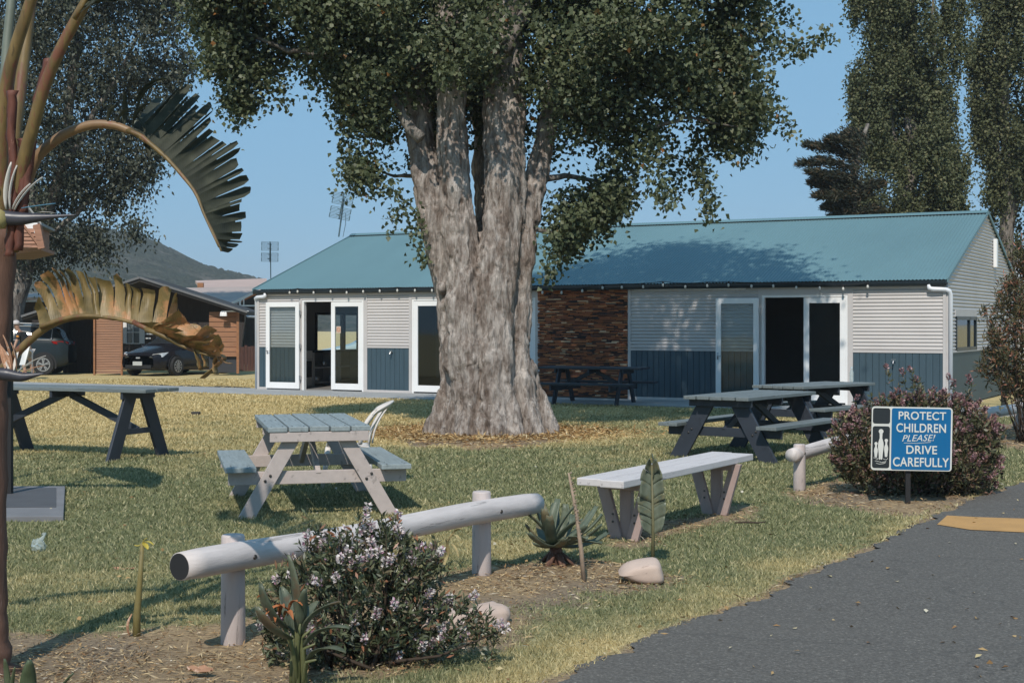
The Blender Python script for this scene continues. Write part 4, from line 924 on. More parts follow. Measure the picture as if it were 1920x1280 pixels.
st = strands([[(470, 140), (452, 200), (440, 236)], [(520, 130), (530, 205)], [(638, 180), (650, 300), (662, 335)], [(735, 340), (746, 380), (738, 428)], [(700, 300), (690, 340)], [(1228, 235), (1236, 320), (1244, 392)], [(1300, 250), (1312, 330), (1338, 413)], [(1318, 280), (1330, 400)], [(1260, 250), (1262, 330), (1272, 385)], [(1290, 280), (1298, 345)], [(1235, 330), (1246, 395)], [(1390, 240), (1412, 298)], [(1425, 210), (1460, 218), (1488, 255)], [(1445, 100), (1500, 98), (1562, 60)], [(1440, 70), (1520, 90)], [(1435, 150), (1448, 200)], [(380, 60), (410, 100), (378, 135)], [(395, 20), (400, 110)], [(1180, 360), (1130, 420), (1085, 465), (1020, 525)], [(1040, 440), (1020, 520)], [(1190, 290), (1160, 380)], [(770, 380), (782, 440), (796, 500)], [(1240, 250), (1180, 275), (1130, 300)], [(575, 150), (600, 175)], [(1430, -20), (1470, 30), (1492, 50)], [(1420, 20), (1450, 80), (1440, 130)], [(1400, 100), (1430, 160), (1425, 215)], [(1345, 200), (1360, 260), (1352, 300)], [(1370, 180), (1395, 250)], [(1200, 260), (1210, 330)], [(1215, 200), (1225, 300)], [(1405, 180), (1432, 190), (1446, 225)]], TY, r, 170, .09, 1.0)
nk = keep(L1) | True
V1 = leaf_quads(L1, r.uniform(.058, .10, len(L1)), r.uniform(.05, .085, len(L1)), r, .5, face=(-.1, -1.1, 1.0)); V2 = leaf_quads(st, r.uniform(.06, .105, len(st)), r.uniform(.052, .09, len(st)), r, .7, face=(0, -.7, .7))
C2 = fill(high, 950, TY, 3.6, r, .4, 1.4, lambda p: vnoise(p * .8, 9) > .28); L2 = around(C2, 34, (.34, .34, .26), r); V3 = leaf_quads(L2, r.uniform(.13, .20, len(L2)), r.uniform(.11, .17, len(L2)), r, .5)
leaves_obj('crown', [V1, V2, V3], M['leaf'], tree)

# ------------------------------------------------------------------ trees behind
def bgtree(name, label, poly_px, Y, n_cl, per, sig, L, Wd, mat, thick, seed, base_px, trunk_r, branches=(), group=None, keepf=None, lean=0, droop=.4, bark='bark2'):
    r = np.random.default_rng(seed); b = P(base_px, HY, Y); t = thing(name, label, 'tree', (b.x, Y, 0), group=group)
    poly = world_poly(poly_px, Y); C = fill(poly, n_cl, Y, thick, r, .25, .9, keepf); pts = around(C, per, sig, r)
    m = MB()
    for ln, r0, r1 in branches: branch(m, [P(a, b_, Y - .2 + .1 * i) for i, (a, b_) in enumerate(ln)], r0, r1, r)
    m.build('trunk', M[bark], t, smooth=True, world=True)
    leaves_obj('crown', [leaf_quads(pts, r.uniform(L * .7, L * 1.2, len(pts)), r.uniform(Wd * .7, Wd * 1.2, len(pts)), r, droop, face=(-.1, -.8, .7))], mat, t); return t
k1 = lambda p: vnoise(p * np.array([1.5, 1.5, .6]), 12) > .43
bgtree('lombardy_poplar', 'tall columnar poplar rising straight behind the teal roof', [(1600, 430), (1592, 380), (1603, 330), (1612, 300), (1595, 250), (1602, 190), (1590, 165), (1612, 130), (1622, 90), (1605, 50), (1596, 0), (1640, -250), (1700, -430), (1760, -250), (1812, 0), (1798, 60), (1815, 100), (1798, 160), (1786, 200), (1806, 240), (1798, 290), (1822, 310), (1798, 350), (1812, 400), (1790, 430)], 48, 1500, 96, (.12, .12, .27), .115, .085, M['leaf_far'], 1.5, 21, 1705,
       .3, [([(1705, 608), (1712, 300), (1705, 0), (1702, -350)], .32, .05), ([(1712, 450), (1740, 300), (1752, 100), (1750, -100)], .12, .03), ([(1708, 420), (1680, 250), (1668, 50), (1665, -100)], .12, .03), ([(1715, 400), (1725, 250), (1735, 260), (1742, 60)], .08, .03)], 'tall poplars behind the hall', k1)
bgtree('lombardy_poplar', 'tall poplar at the right edge of the photo beyond the gable end', [(1850, 330), (1836, 362), (1862, 410), (1880, 480), (1900, 560), (2080, 560), (2080, -300), (1980, -500), (1900, -300), (1842, -50), (1828, 0), (1845, 60), (1823, 75), (1818, 110), (1832, 160), (1814, 172), (1837, 230), (1820, 260), (1852, 290)], 50, 1700, 96, (.12, .12, .27), .12, .09, M['leaf_far'], 1.4, 22, 1900,
       .3, [([(1900, 608), (1890, 300), (1882, 130), (1890, -300)], .3, .05), ([(1890, 350), (1860, 240), (1850, 130)], .1, .03), ([(1895, 420), (1950, 200), (1960, -50)], .14, .03)], 'tall poplars behind the hall', k1)
r = np.random.default_rng(23); CY = 45; cy = thing('cypress_tree', 'dark ragged cypress tucked against the left side of the tall poplar', 'tree', (P(1600, HY, CY).x, CY, 0)); m = MB(); Q = []
branch(m, [P(1600, 612, CY), P(1596, 440, CY), P(1604, 330, CY), P(1625, 230, CY)], .22, .06, r)
for a_, b_, c_ in (((1612, 300), (1560, 278), (1510, 272)), ((1610, 318), (1550, 302), (1500, 308)), ((1606, 335), (1556, 330), (1516, 322)), ((1606, 352), (1562, 350), (1522, 342)), ((1604, 368), (1570, 368), (1530, 366)), ((1600, 384), (1575, 385), (1546, 388)), ((1598, 400), (1580, 402), (1560, 408)), ((1614, 285), (1580, 262), (1552, 264)), ((1620, 268), (1600, 250), (1585, 256)), ((1600, 414), (1588, 418), (1572, 424)), ((1606, 370), (1630, 350), (1650, 345)), ((1602, 400), (1630, 395), (1650, 395)), ((1606, 345), (1580, 330), (1535, 332)), ((1604, 360), (1590, 350), (1548, 354))):
    dy = r.uniform(-.9, .9); pts = [np.array(P(*a_, CY)), np.array(P(*b_, CY + dy * .6)), np.array(P(*c_, CY + dy))]; branch(m, pts, .05, .012, r, 5)
    for u, v, n_ in ((pts[0], pts[1], 700), (pts[1], pts[2], 800)):
        t_ = r.random((n_, 1)); c = u + (v - u) * t_; ax = unit(np.broadcast_to(pts[2] - pts[0], c.shape) + r.normal(size=c.shape) * .25); c = c + r.normal(size=c.shape) * np.array([.12, .24, .085]) * (.4 + .8 * (1 - t_)); Q.append(leaf_quads(c, r.uniform(.10, .22, n_), r.uniform(.03, .055, n_), r, -.5, axis=ax, spread=.75))
m.build('trunk', M['bark2'], cy, smooth=True, world=True); leaves_obj('crown', Q, M['leaf_cyp'], cy)
k2 = lambda p: vnoise(p * np.array([.9, .9, .9]), 13) > .33
bgtree('weeping_gum_tree', 'large grey green weeping tree behind the parked cars', [(-300, -260), (380, -260), (370, 20), (362, 90), (354, 138), (332, 172), (325, 240), (302, 285), (288, 305), (296, 335), (316, 388), (290, 385), (262, 355), (228, 352), (222, 375), (250, 412), (288, 446), (250, 448), (222, 428), (196, 438), (216, 490), (190, 470), (160, 478), (120, 496), (70, 512), (20, 500), (-300, 540)], 50, 2600, 52, (.24, .24, .32), .165, .085, M['leaf_gum'], 3.2, 24, 20,
       .5, [([(15, 640), (30, 560), (50, 490), (80, 420), (120, 300), (140, 100), (130, -100)], .40, .10), ([(80, 420), (40, 300), (-60, 150)], .2, .06), ([(110, 330), (200, 180), (260, 60)], .14, .04), ([(130, 250), (170, 290), (205, 310), (180, 345)], .06, .02), ([(60, 470), (140, 400), (220, 340), (270, 360)], .12, .03)], None, k2, 0, 1.1, 'bark2')

# ------------------------------------------------------------------ shrubs made of leafy shoots
def shoots(tips, dirs, length, nl, L, Wd, r, spread=.8, start=.0):
    """leaves set along shoots that end at tips."""
    n = len(tips); i = np.repeat(np.arange(n), nl); t = np.tile(np.linspace(start, 1, nl), n)[:, None]; ln = np.broadcast_to(length, n)[i][:, None]
    C = tips[i] - dirs[i] * ln * (1 - t); ax = dirs[i] * (.35 + .5 * t)
    return leaf_quads(C, r.uniform(L * .75, L * 1.2, len(C)), r.uniform(Wd * .8, Wd * 1.2, len(C)), r, 0, axis=ax, spread=spread, fold=.06, widest=.5)
def shrub(name, label, cat, poly_px, Y, thick, n_sh, ln, nl, L, Wd, mat, seed, up=1.0, flower=None, base=None, keepf=None, stemcol='twig', out=.8, edge=.06, slope=1.0, nstem=26):
    r = np.random.default_rng(seed); poly = world_poly(poly_px, Y); b = P(base or np.mean([p[0] for p in poly_px]), HY, Y); t = thing(name, label, cat, (b.x, Y, 0))
    tips = fill(poly, n_sh, Y, thick, r, edge, slope, keepf); tips = tips + (r.random((len(tips), 1)) < .12) * np.abs(r.normal(size=(len(tips), 3))) * np.array([.03, -.05, .06]) * (ln / .12); tips = tips[tips[:, 2] > .02]
    c0 = np.array([b.x, Y, .1]); d = unit(unit(tips - c0) * out + np.array([0, 0, up]) + r.normal(size=tips.shape) * .35)
    leaves_obj('foliage', [shoots(tips, d, ln * (.5 + 1.1 * r.random(len(tips)) ** 2.2), nl, L, Wd, r)], mat, t)
    m = MB(); sel = r.choice(len(tips), min(nstem, len(tips)), replace=False)
    for q in sel:
        e = tips[q]; s = c0 + np.array([r.normal() * .08, r.normal() * .08, -.1]); mid = (s + e) / 2 + np.array([0, 0, -.05]) + r.normal(size=3) * .03
        m.tube([s, s * .6 + mid * .4, mid, mid * .5 + e * .5, e], [.011, .009, .007, .005, .003], 5)
    m.build('stems', M[stemcol], t, smooth=True, world=True)
    if flower:
        nf, fl, fm = flower; fr = np.argsort(tips[:, 1] - .35 * tips[:, 2])[:int(len(tips) * .8)]; sel = r.choice(fr, nf, replace=False); F_ = []
        for q in sel:
            k = 46; ax = unit(d[q:q + 1] + r.normal(size=(1, 3)) * .3)[0]; u = r.random((k, 1)); C = tips[q] + ax * fl * u * 1.25; rad = unit(np.cross(np.broadcast_to(ax, (k, 3)), r.normal(size=(k, 3))))
            F_.append(leaf_quads(C + rad * fl * .12, fl * .5, fl * .3, r, 0, axis=rad + ax * .35, spread=.35, fold=.1))
        leaves_obj('blossoms', F_, fm, t)
    return t
shrub('flowering_hebe', 'sprawling hebe dotted with white and pink flower spikes in front of the log rail', 'shrub',
      [(478, 1150), (500, 1090), (540, 1040), (560, 1000), (600, 990), (640, 985), (665, 975), (700, 985), (740, 968), (770, 1005), (815, 1015), (850, 1065), (825, 1075), (800, 1095), (860, 1110), (905, 1140), (945, 1165), (935, 1195), (860, 1200), (830, 1235), (790, 1250), (720, 1262), (640, 1250), (570, 1270), (500, 1225)], 7.15, .40, 760, .12, 14, .046, .0135, M['leaf_hebe'], 31, 1.0, (105, .042, M['petal']), 690, None, 'twig', .8, .07, .8, 60)
shrub('pink_hebe', 'rounded purple tinged bush on the road edge right behind the blue sign', 'shrub',
      [(1556, 850), (1560, 800), (1580, 775), (1612, 765), (1640, 752), (1675, 738), (1690, 722), (1705, 740), (1740, 732), (1775, 738), (1800, 745), (1835, 755), (1852, 780), (1885, 798), (1868, 835), (1878, 880), (1860, 915), (1820, 932), (1740, 934), (1660, 920), (1600, 895), (1565, 872)], 14.35, .72, 1250, .24, 15, .062, .02, M['leaf_pink'], 32, 1.2, (330, .052, M['pinktip']), 1720, None, 'twig', .7, .12, 1.0, 60)
shrub('bottlebrush_bush', 'red tipped bottlebrush bush at the right edge before the gable end', 'shrub',
      [(1905, 470), (1890, 478), (1905, 505), (1880, 520), (1860, 545), (1875, 560), (1842, 578), (1858, 590), (1850, 625), (1862, 640), (1840, 655), (1830, 695), (1850, 690), (1862, 712), (1880, 706), (1875, 732), (1905, 742), (1990, 745), (2040, 600), (1990, 480), (1935, 455)], 20.5, .75, 900, .22, 14, .095, .018, M['leaf_red'], 33, .5, None, 1925, None, 'twig', 1.0, .12, 1.0, 40)

# ------------------------------------------------------------------ strap and blade leaves
def leafblade(mb, base, tip, wd, bend=.15, seed=0, n=9, cup=.25, peak=.45, side=None, basew=.18, twist=0.0, rag=0.0):
    """one broad leaf from base to tip, cupped along its midrib."""
    base, tip = Vector(base), Vector(tip); d = tip - base; L = d.length; s = d.cross(Vector((0, 0, 1)))
    if side is not None: s = Vector(side) - d * (Vector(side).dot(d) / d.dot(d))
    if s.length < 1e-4: s = Vector((1, 0, 0))
    s.normalize(); nrm = s.cross(d).normalized(); rs = random.Random(seed); rows = []
    for i in range(n + 1):
        t = i / n; c = base + d * t + nrm * bend * L * (4 * t * (1 - t)) - Vector((0, 0, 1)) * 0
        wv = basew + (1 - basew) * (math.sin(math.pi * min(1, t / peak) / 2) if t < peak else math.cos(math.pi / 2 * (t - peak) / (1 - peak)) ** .7); wv = max(wv, .03) * wd / 2 * (1 - rag * rs.random())
        sa = Matrix.Rotation(twist * t, 3, d.normalized()) @ s; na = sa.cross(d).normalized()
        rows.append([c + sa * wv * u + na * cup * wd * abs(u) ** 1.5 * .5 for u in (-1, -.5, 0, .5, 1)])
    return mb.grid(rows)
def leafsheet(name, dark, mid, pale, rough=.4, edge=None):
    t = NT(name); v = t.coord(); n = t.noise(v, 9, 5, .6); w_ = t.n('TexWave', i_Scale=38.0, i_Distortion=2.0, i_Detail=2.0); t.l(v, w_.inputs['Vector'])
    c = t.ramp(n, [(.3, dark), (.52, mid), (.72, pale)]); c = t.mix(t.ramp(w_.outputs['Fac'], [(.3, 0), (.7, .22)]), c, mul(mid, .6))
    if edge: c = t.mix(t.ramp(t.noise(v, 5, 6, .7), [(.52, 0), (.60, 1)]), c, edge)
    t.color(c); t.set(Roughness=rough); t.bump(w_.outputs['Fac'], .12, .004)
    tr = t.n('BsdfTranslucent'); t.l(c, tr.inputs[0]); mx = t.n('MixShader'); mx.inputs[0].default_value = .22; t.l(t.b.outputs[0], mx.inputs[1]); t.l(tr.outputs[0], mx.inputs[2]); t.l(mx.outputs[0], t.t.nodes['Material Output'].inputs[0]); return t.m
M['banana'] = leafsheet('broad_green_leaf', (.02, .024, .015), (.04, .044, .027), (.075, .078, .05), .75)
M['cannaleaf'] = leafsheet('canna_leaf', (.06, .075, .048), (.115, .135, .09), (.19, .21, .145), .4, (.14, .10, .06))
M['paleleaf'] = leafsheet('pale_torn_leaf', (.10, .12, .085), (.17, .195, .14), (.26, .28, .215), .35, (.2, .19, .11))
M['agaveleaf'] = leafsheet('agave_leaf', (.085, .11, .075), (.14, .17, .12), (.22, .25, .18), .5, (.19, .16, .09))
M['dead'] = leafsheet('dead_palm_leaf', (.10, .075, .025), (.24, .17, .065), (.36, .25, .12), .5, (.46, .23, .10))
M['petiole'] = paint('olive_petiole', (.15, .10, .036), .55, .35, 4, wear=(.16, .06, .035), worn=.52, stretch=(5, 5, 1), wscale=3, crack=(20, 20, 3))
M['palmtrunk'] = paint('palm_trunk_fibre', (.12, .062, .042), .8, .3, 6, wear=(.24, .15, .12), worn=.6, stretch=(5, 5, .6), bump=.6)
M['tan'] = paint('dry_stalk', (.30, .22, .16), .8, .2, 20)
# agave
ag = thing('agave', 'grey green agave rosette on bare soil at the far end of the log rail', 'succulent', G(1042, 1060)); r = np.random.default_rng(5)
tips = [(985, 962, -.1), (1020, 955, -.25), (1062, 945, .1), (1090, 975, -.2), (1130, 965, .05), (1128, 985, -.15), (1128, 1020, -.1), (990, 1000, -.3), (1000, 1020, -.1), (1040, 945, .3), (1075, 965, .35), (1110, 960, .3), (1100, 1010, -.35), (1010, 985, .35), (1060, 1010, -.3), (1012, 940, .2), (1140, 1000, .3), (1030, 968, -.3), (1078, 950, -.05), (1100, 985, -.3), (1005, 955, .05), (1048, 935, .1), (985, 985, -.05), (1120, 950, .15)]
for i, (px, py, dy) in enumerate(tips):
    b = ag.location + Vector((r.normal() * .02, r.normal() * .02, .14)); e = P(px, py, ag.location.y + dy)
    leafblade(MB(), b, e, .078, -.10 if i % 3 else .06, i, 9, .35, .38, basew=.5).build('leaf', M['agaveleaf'], ag, smooth=True, world=True, solid=.006)
m = MB()
for i in range(12):
    a = r.uniform(0, 6.28); m.tube([ag.location + Vector((0, 0, .12)), ag.location + Vector((math.cos(a) * .07, math.sin(a) * .07, .06)), ag.location + Vector((math.cos(a) * r.uniform(.09, .15), math.sin(a) * r.uniform(.09, .15), .0))], [.014, .018, .008], 6)
m.tube([ag.location + Vector((0, 0, -.02)), ag.location + Vector((0, 0, .16))], [.05, .045], 10); m.build('dry_base', paint('dry_agave_base', (.12, .06, .04), .8, .3, 20), ag, world=True, smooth=True)
# dry flower stalk beside it
g = G(1096, 1092); fs = thing('flower_stalk', 'leaning dry brown flower stalk standing in front of the agave', 'stalk', g)
e = P(1066, 886, g.y); MB().tube([g + Vector((0, 0, -.03)), g.lerp(e, .3) + Vector((.01, 0, 0)), g.lerp(e, .65) + Vector((.012, 0, 0)), e], [.016, .014, .011, .006], 8, wob=.3, seed=2).build('stem', M['tan'], fs, world=True, smooth=True)
m = MB()
for i in range(46):
    t = .3 + .7 * r.random(); c = g.lerp(e, t) + Vector((.012, 0, 0)); a = r.uniform(0, 6.28); m.tube([c, c + Vector((math.cos(a) * .018, math.sin(a) * .018, .012))], [.006, .003], 5)
m.build('seed_stubs', M['tan'], fs, world=True)
# leafy sapling behind the wedge shaped rock
g = G(1224, 1058); sp_ = thing('banana_leaf_sapling', 'single torn upright leaf on a thin stem in front of the bench', 'plant', g)
top = P(1222, 872, g.y); MB().tube([g + Vector((0, 0, -.02)), g.lerp(top, .4) + Vector((.006, 0, 0)), top], [.016, .011, .005], 10).build('stem', paint('sapling_stem', (.13, .12, .06), .6, .2, 12), sp_, world=True, smooth=True)
r = np.random.default_rng(6)
for sgn in (-1, 1):
    m = MB(); ts = np.concatenate([[.28], .28 + np.cumsum(r.uniform(.3, 1.8, 7)) / 7.6 * .70])
    for a_, b_ in zip(ts, ts[1:]):
        env = lambda t: (.105 if sgn < 0 else .088) * max(.05, math.sin(math.pi * min(1, (t - .22) / .80) ** .8)) ** .5 * 1.05
        lng = 1 - .14 * r.random() ** 2; rws = []
        for i in range(5):
            t = a_ + (b_ - a_) * i / 4 * 1.02; c = g.lerp(top, min(t, 1)); wq = env(t) * lng * (1 - .05 * abs(i - 2) / 2)
            rws.append([c + Vector((sgn * wq * u, -.045 * u * u + .02 * u * math.sin(a_ * 40), .075 * u - .02 * u * u)) for u in np.linspace(0, 1, 6)])
        m.grid(rws)
    m.build('leaf_blade', M['paleleaf'], sp_, smooth=True, world=True, solid=.002)
leafblade(MB(), g.lerp(top, .85), P(1222, 850, g.y), .05, .05, 3, 6).build('leaf_tip', M['cannaleaf'], sp_, smooth=True, world=True, solid=.003)
# young strelitzia in front of the hebe
g = G(556, 1300); cn = thing('young_strelitzia', 'young broad leaved plant in front of the flowering hebe at the bottom edge', 'plant', g)
for i, (b, e, wd, dy, bend) in enumerate([((556, 1180), (538, 1040), .085, -.05, .03), ((535, 1180), (485, 1095), .10, -.15, -.12), ((545, 1200), (478, 1140), .11, -.25, -.1), ((565, 1195), (640, 1130), .085, -.1, .14), ((570, 1215), (655, 1180), .075, -.2, .15), ((560, 1200), (600, 1128), .10, .1, .1), ((575, 1240), (648, 1225), .07, -.25, .15), ((550, 1190), (525, 1100), .09, .12, .05), ((560, 1190), (572, 1105), .06, -.15, .03)]):
    bb = P(*b, g.y + dy * .4); ee = P(*e, g.y + dy); rt = Vector((g.x + r.normal() * .04, g.y + r.normal() * .03, -.02))
    st_ = MB().tube([rt, rt.lerp(bb, .5) + Vector((0, 0, .02)), bb, bb.lerp(ee, .25)], [.013, .011, .009, .004], 8).build('stalk', paint('green_stalk', (.13, .14, .06), .5, .2, 8) if i == 0 else bpy.data.materials['green_stalk'], cn, world=True, smooth=True)
    leafblade(MB(), bb, ee, wd, bend, i, 10, .28, .4).build('leaf', M['cannaleaf'], cn, smooth=True, world=True, solid=.003)
m = MB()
for i in range(7): leafblade(m, P(500 + i * 8, 1150 + (i * 37 % 20), g.y - .05), P(482 + i * 17 % 90, 1120 + i * 23 % 50, g.y - .15), .03, .3, i, 6, .4, rag=.4)
m.build('withered_flower', paint('withered_orange', (.34, .12, .04), .7, .3, 18, wear=(.2, .1, .06)), cn, world=True, solid=.002)
# cut stump stem with yellow tip, withered plant, corner leaves
g = G(256, 1192); cs = thing('cut_stem', 'bare olive stem with a small yellow leaf tuft standing alone near the palm', 'plant', g); tp = P(267, 1018, g.y)
MB().tube([g + Vector((0, 0, -.02)), g + Vector((.002, 0, .12)), g.lerp(tp, .6), tp], [.022, .020, .015, .012], 10).build('stem', paint('olive_stem', (.19, .155, .055), .6, .2, 10, stretch=(3, 3, 1)), cs, world=True, smooth=True)
m = MB(); leafblade(m, tp, P(252, 1022, g.y), .02, -.2, 1, 5); leafblade(m, tp, P(288, 1022, g.y - .02), .018, .2, 2, 5); leafblade(m, tp, P(277, 1030, g.y - .05), .03, .1, 3, 5); leafblade(m, tp, P(276, 1008, g.y), .012, .1, 4, 5)
m.build('leaf_tuft', paint('yellow_leaf', (.42, .33, .05), .6, .2, 20), cs, world=True, solid=.002)
leafblade(MB(), g + Vector((-.03, -.01, 0)), P(248, 1150, g.y), .03, .2, 5, 6, rag=.4).build('dry_sheath', M['dryleaf'], cs, world=True, solid=.002)
g = G(838, 1062); wp = thing('withered_plant', 'shrivelled yellow plant drooping beside the far post of the log rail', 'plant', g); m = MB()
for i, (b, e, wd) in enumerate([((838, 1062), (850, 1000), .05), ((850, 1000), (866, 992), .04), ((840, 1050), (835, 1010), .03), ((842, 1040), (832, 1065), .03), ((848, 1005), (862, 1012), .025), ((846, 1020), (860, 1045), .025)]): leafblade(m, P(*b, g.y), P(*e, g.y - .03 * i), wd, .12, i, 6, .5, rag=.4)
m.build('leaf', paint('withered_yellow', (.36, .29, .14), .7, .25, 14, wear=(.22, .13, .06)), wp, world=True, solid=.002)
m = MB(); g = G(60, 1330); cl = thing('corner_shoot', 'pointed green leaf shoot poking up at the bottom left corner by the palm foot', 'plant', g)
for i, (b, e, wd) in enumerate([((52, 1320), (56, 1238), .075), ((95, 1330), (138, 1262), .035), ((15, 1300), (8, 1235), .03), ((20, 1310), (28, 1250), .02)]): leafblade(MB(), P(*b, g.y), P(*e, g.y - .05), wd, .05, i, 8, .3, .3).build('leaf', leafsheet('fresh_leaf', (.06, .09, .045), (.11, .145, .08), (.17, .2, .12), .4) if i == 0 else bpy.data.materials['fresh_leaf'], cl, world=True, smooth=True, solid=.003)

# ------------------------------------------------------------------ giant bird of paradise at the left edge
PY = 7.0; palm = thing('bird_of_paradise_palm', 'giant bird of paradise with arching torn leaves and beaked flowers at the left edge', 'palm', (P(-12, HY, PY).x, PY, 0))
def PP(x, y, d=0.0): return P(x, y, PY + d)
pxm = PY / F
def smooth_pts(pts, n=6):
    p = [np.array(q, float) for q in pts]; out = []
    for i in range(len(p) - 1):
        a, b, c, d = p[max(i - 1, 0)], p[i], p[i + 1], p[min(i + 2, len(p) - 1)]
        for t in np.linspace(0, 1, n, endpoint=False): out.append(.5 * (2 * b + (c - a) * t + (2 * a - 5 * b + 4 * c - d) * t * t + (3 * b - a - 3 * c + d) * t ** 3))
    out.append(p[-1]); return out
tk = smooth_pts([(-16, 1262), (-14, 1200), (-18, 1100), (-17, 900), (-16, 700), (-6, 560), (6, 430)], 5)
MB().tube([PP(q[0], q[1]) for q in tk], [pxm * (54 if i < 2 else 34 if i < 5 else 29) * (1 + .06 * math.sin(i * 2.2)) for i in range(len(tk))], 18, wob=.12, seed=3).build('trunk', M['palmtrunk'], palm, smooth=True, world=True)
def petiole(pts, w0, w1, mat, d0=0, d1=0, name='petiole'):
    q = smooth_pts(pts, 6); n = len(q); return MB().tube([PP(a[0], a[1], d0 + (d1 - d0) * i / (n - 1)) for i, a in enumerate(q)], [pxm * (w0 + (w1 - w0) * i / (n - 1)) for i in range(n)], 12).build(name, mat, palm, smooth=True, world=True)
petiole([(4, 470), (2, 300), (14, 150), (52, 20), (100, -110), (180, -230)], 15, 8, M['petiole'], 0, -.3)
petiole([(12, 480), (20, 330), (40, 150), (58, 0), (66, -160), (30, -300)], 14, 8, M['petiole'], .12, .5)
petiole([(22, 470), (36, 340), (62, 236), (96, 130), (158, 10), (230, -100), (320, -170)], 13.5, 8, M['petiole'], -.12, -.5)
petiole([(0, 470), (4, 250), (12, 100), (22, -40), (10, -240)], 11, 8, paint('grey_green_stalk', (.14, .16, .13), .5, .15, 6), .25, .4)
M['sheath'] = paint('torn_red_sheath', (.11, .035, .022), .7, .3, 8, wear=(.25, .13, .09), worn=.6, stretch=(4, 4, 1))
for pts in ([(14, 480), (20, 420), (24, 330), (18, 240), (22, 170)], [(40, 400), (48, 330), (60, 250), (72, 170), (92, 110)], [(30, 470), (38, 380), (44, 300), (40, 260)]):
    q = smooth_pts(pts, 5); r = np.random.default_rng(len(pts)); rows = []
    for i, a in enumerate(q):
        c = PP(a[0], a[1], -.20); rows.append([c + Vector(((u * (7 + 4 * r.random()) + 3 * r.random()) * pxm, -.02 + .02 * u * u + .012 * r.random(), 0)) for u in (-1, -.3, .4, 1)])
    MB().grid(rows).build('dry_sheath', M['sheath'], palm, smooth=True, world=True, solid=.003)
def along(pts, n): 
    q = np.array(smooth_pts(pts, 10)); s = np.concatenate([[0], np.cumsum(np.linalg.norm(np.diff(q, axis=0), axis=1))]); return np.stack([np.interp(np.linspace(0, s[-1], n), s, q[:, k]) for k in range(q.shape[1])], 1)
def frond(rib, tips, n, mat, seed, dr=(0, 0), dt=.12, sag=.0, gap=.12, crumple_=0.0, name='leaf_blade', second=None, wr=5.0, curl=0.0):
    """a blade torn into strips between a midrib and a line of tips (photo pixels at the palm's own depth)."""
    r = np.random.default_rng(seed); A = along(rib, n + 1); B = along(tips, n + 1); m = MB(); nu, nv = 9, 4
    bd = np.concatenate([[0], np.cumsum(r.uniform(.35, 1.9, n))]); bd = bd / bd[-1] * n
    for i in range(n):
        g_ = gap * r.random(); lng = 1 - (.22 * r.random() if r.random() < .6 else .0); tw = (r.random() - .5) * .05; dd = (r.random() - .5) * .06 * (1 + crumple_ * 2)
        rows = []
        for ui in range(nu + 1):
            u = ui / nu * lng; ww = (1 - (g_ + .1) * max(0, u - .12)) * (1 if u < .9 else 1 - (u - .9) * 4); row = []
            for vi in range(nv + 1):
                v = (bd[i] + bd[i + 1]) / 2 + (vi / nv - .5) * (bd[i + 1] - bd[i]) * (1.03 if ui < 3 else ww); k = int(np.clip(np.floor(v), 0, n - 1)); f = v - k
                a = A[k] * (1 - f) + A[k + 1] * f; b = B[k] * (1 - f) + B[k + 1] * f; q = a * (1 - u) + b * u
                d = dr[0] + (dr[1] - dr[0]) * (i / n) + dt * u + dd * u + .02 * math.sin(vi / nv * math.pi) * u + tw * (vi - nv / 2) * u
                p = PP(q[0], q[1], d); p.z -= sag * u * u
                if curl: p.y -= curl * max(0, u - .55) ** 2 * (1 + r.random() * .15) * 3; p.z -= curl * max(0, u - .7) ** 2 * 2.2
                row.append(p)
            rows.append(row)
        if crumple_:
            V = np.array([[tuple(q) for q in rw] for rw in rows]).reshape(-1, 3); amp = np.repeat(np.linspace(0, 1, nu + 1), nv + 1)[:, None] ** .8
            nz = np.stack([fbm(V * 13 + 9.1 * k, seed + k, 3) - .45 for k in range(3)], 1); V = V + nz * crumple_ * amp * np.array([.8, 1.4, .8]); rows = V.reshape(nu + 1, nv + 1, 3).tolist()
        m.grid(rows)
    o = m.build(name, mat, palm, smooth=True, world=True); q = A
    MB().tube([PP(a[0], a[1], dr[0] + (dr[1] - dr[0]) * i / n - .004) for i, a in enumerate(q)], list(np.linspace(wr, 1.6, len(q)) * pxm), 8).build('midrib', M['petiole'], o, smooth=True, world=True); return o
sc1 = lambda L: [(x / 2.56, y / 2.56) for x, y in L]
petiole([(40, 362), (52, 335), (72, 292), (118, 254), (168, 235), (212, 235), (244, 246)], 12, 7, paint('brown_petiole', (.20, .12, .06), .5, .2, 6, wear=(.2, .07, .04), worn=.6), -.05, -.12)
rib1 = sc1([(610, 625), (680, 655), (720, 690), (800, 760), (880, 850), (940, 930), (980, 1030), (1020, 1110), (1062, 1205)])
tip1 = sc1([(800, 470), (885, 400), (950, 440), (1022, 505), (1010, 590), (1105, 650), (1155, 700), (1135, 765), (1185, 840), (1205, 910), (1190, 970), (1192, 1030), (1192, 1085), (1172, 1150), (1095, 1215)])
frond(rib1, tip1, 26, M['banana'], 4, (-.12, -.35), .16, 0, .30)
frond(sc1([(625, 625), (720, 690), (800, 760), (880, 850), (940, 930), (980, 1030), (1050, 1185)]), sc1([(730, 470), (830, 480), (930, 520), (980, 640), (1040, 740), (1090, 860), (1120, 960), (1130, 1080), (1090, 1190)]), 17, M['banana'], 6, (-.12, -.35), .42, .0, .3, name='rear_leaf_blade')
m = MB(); r = np.random.default_rng(8)
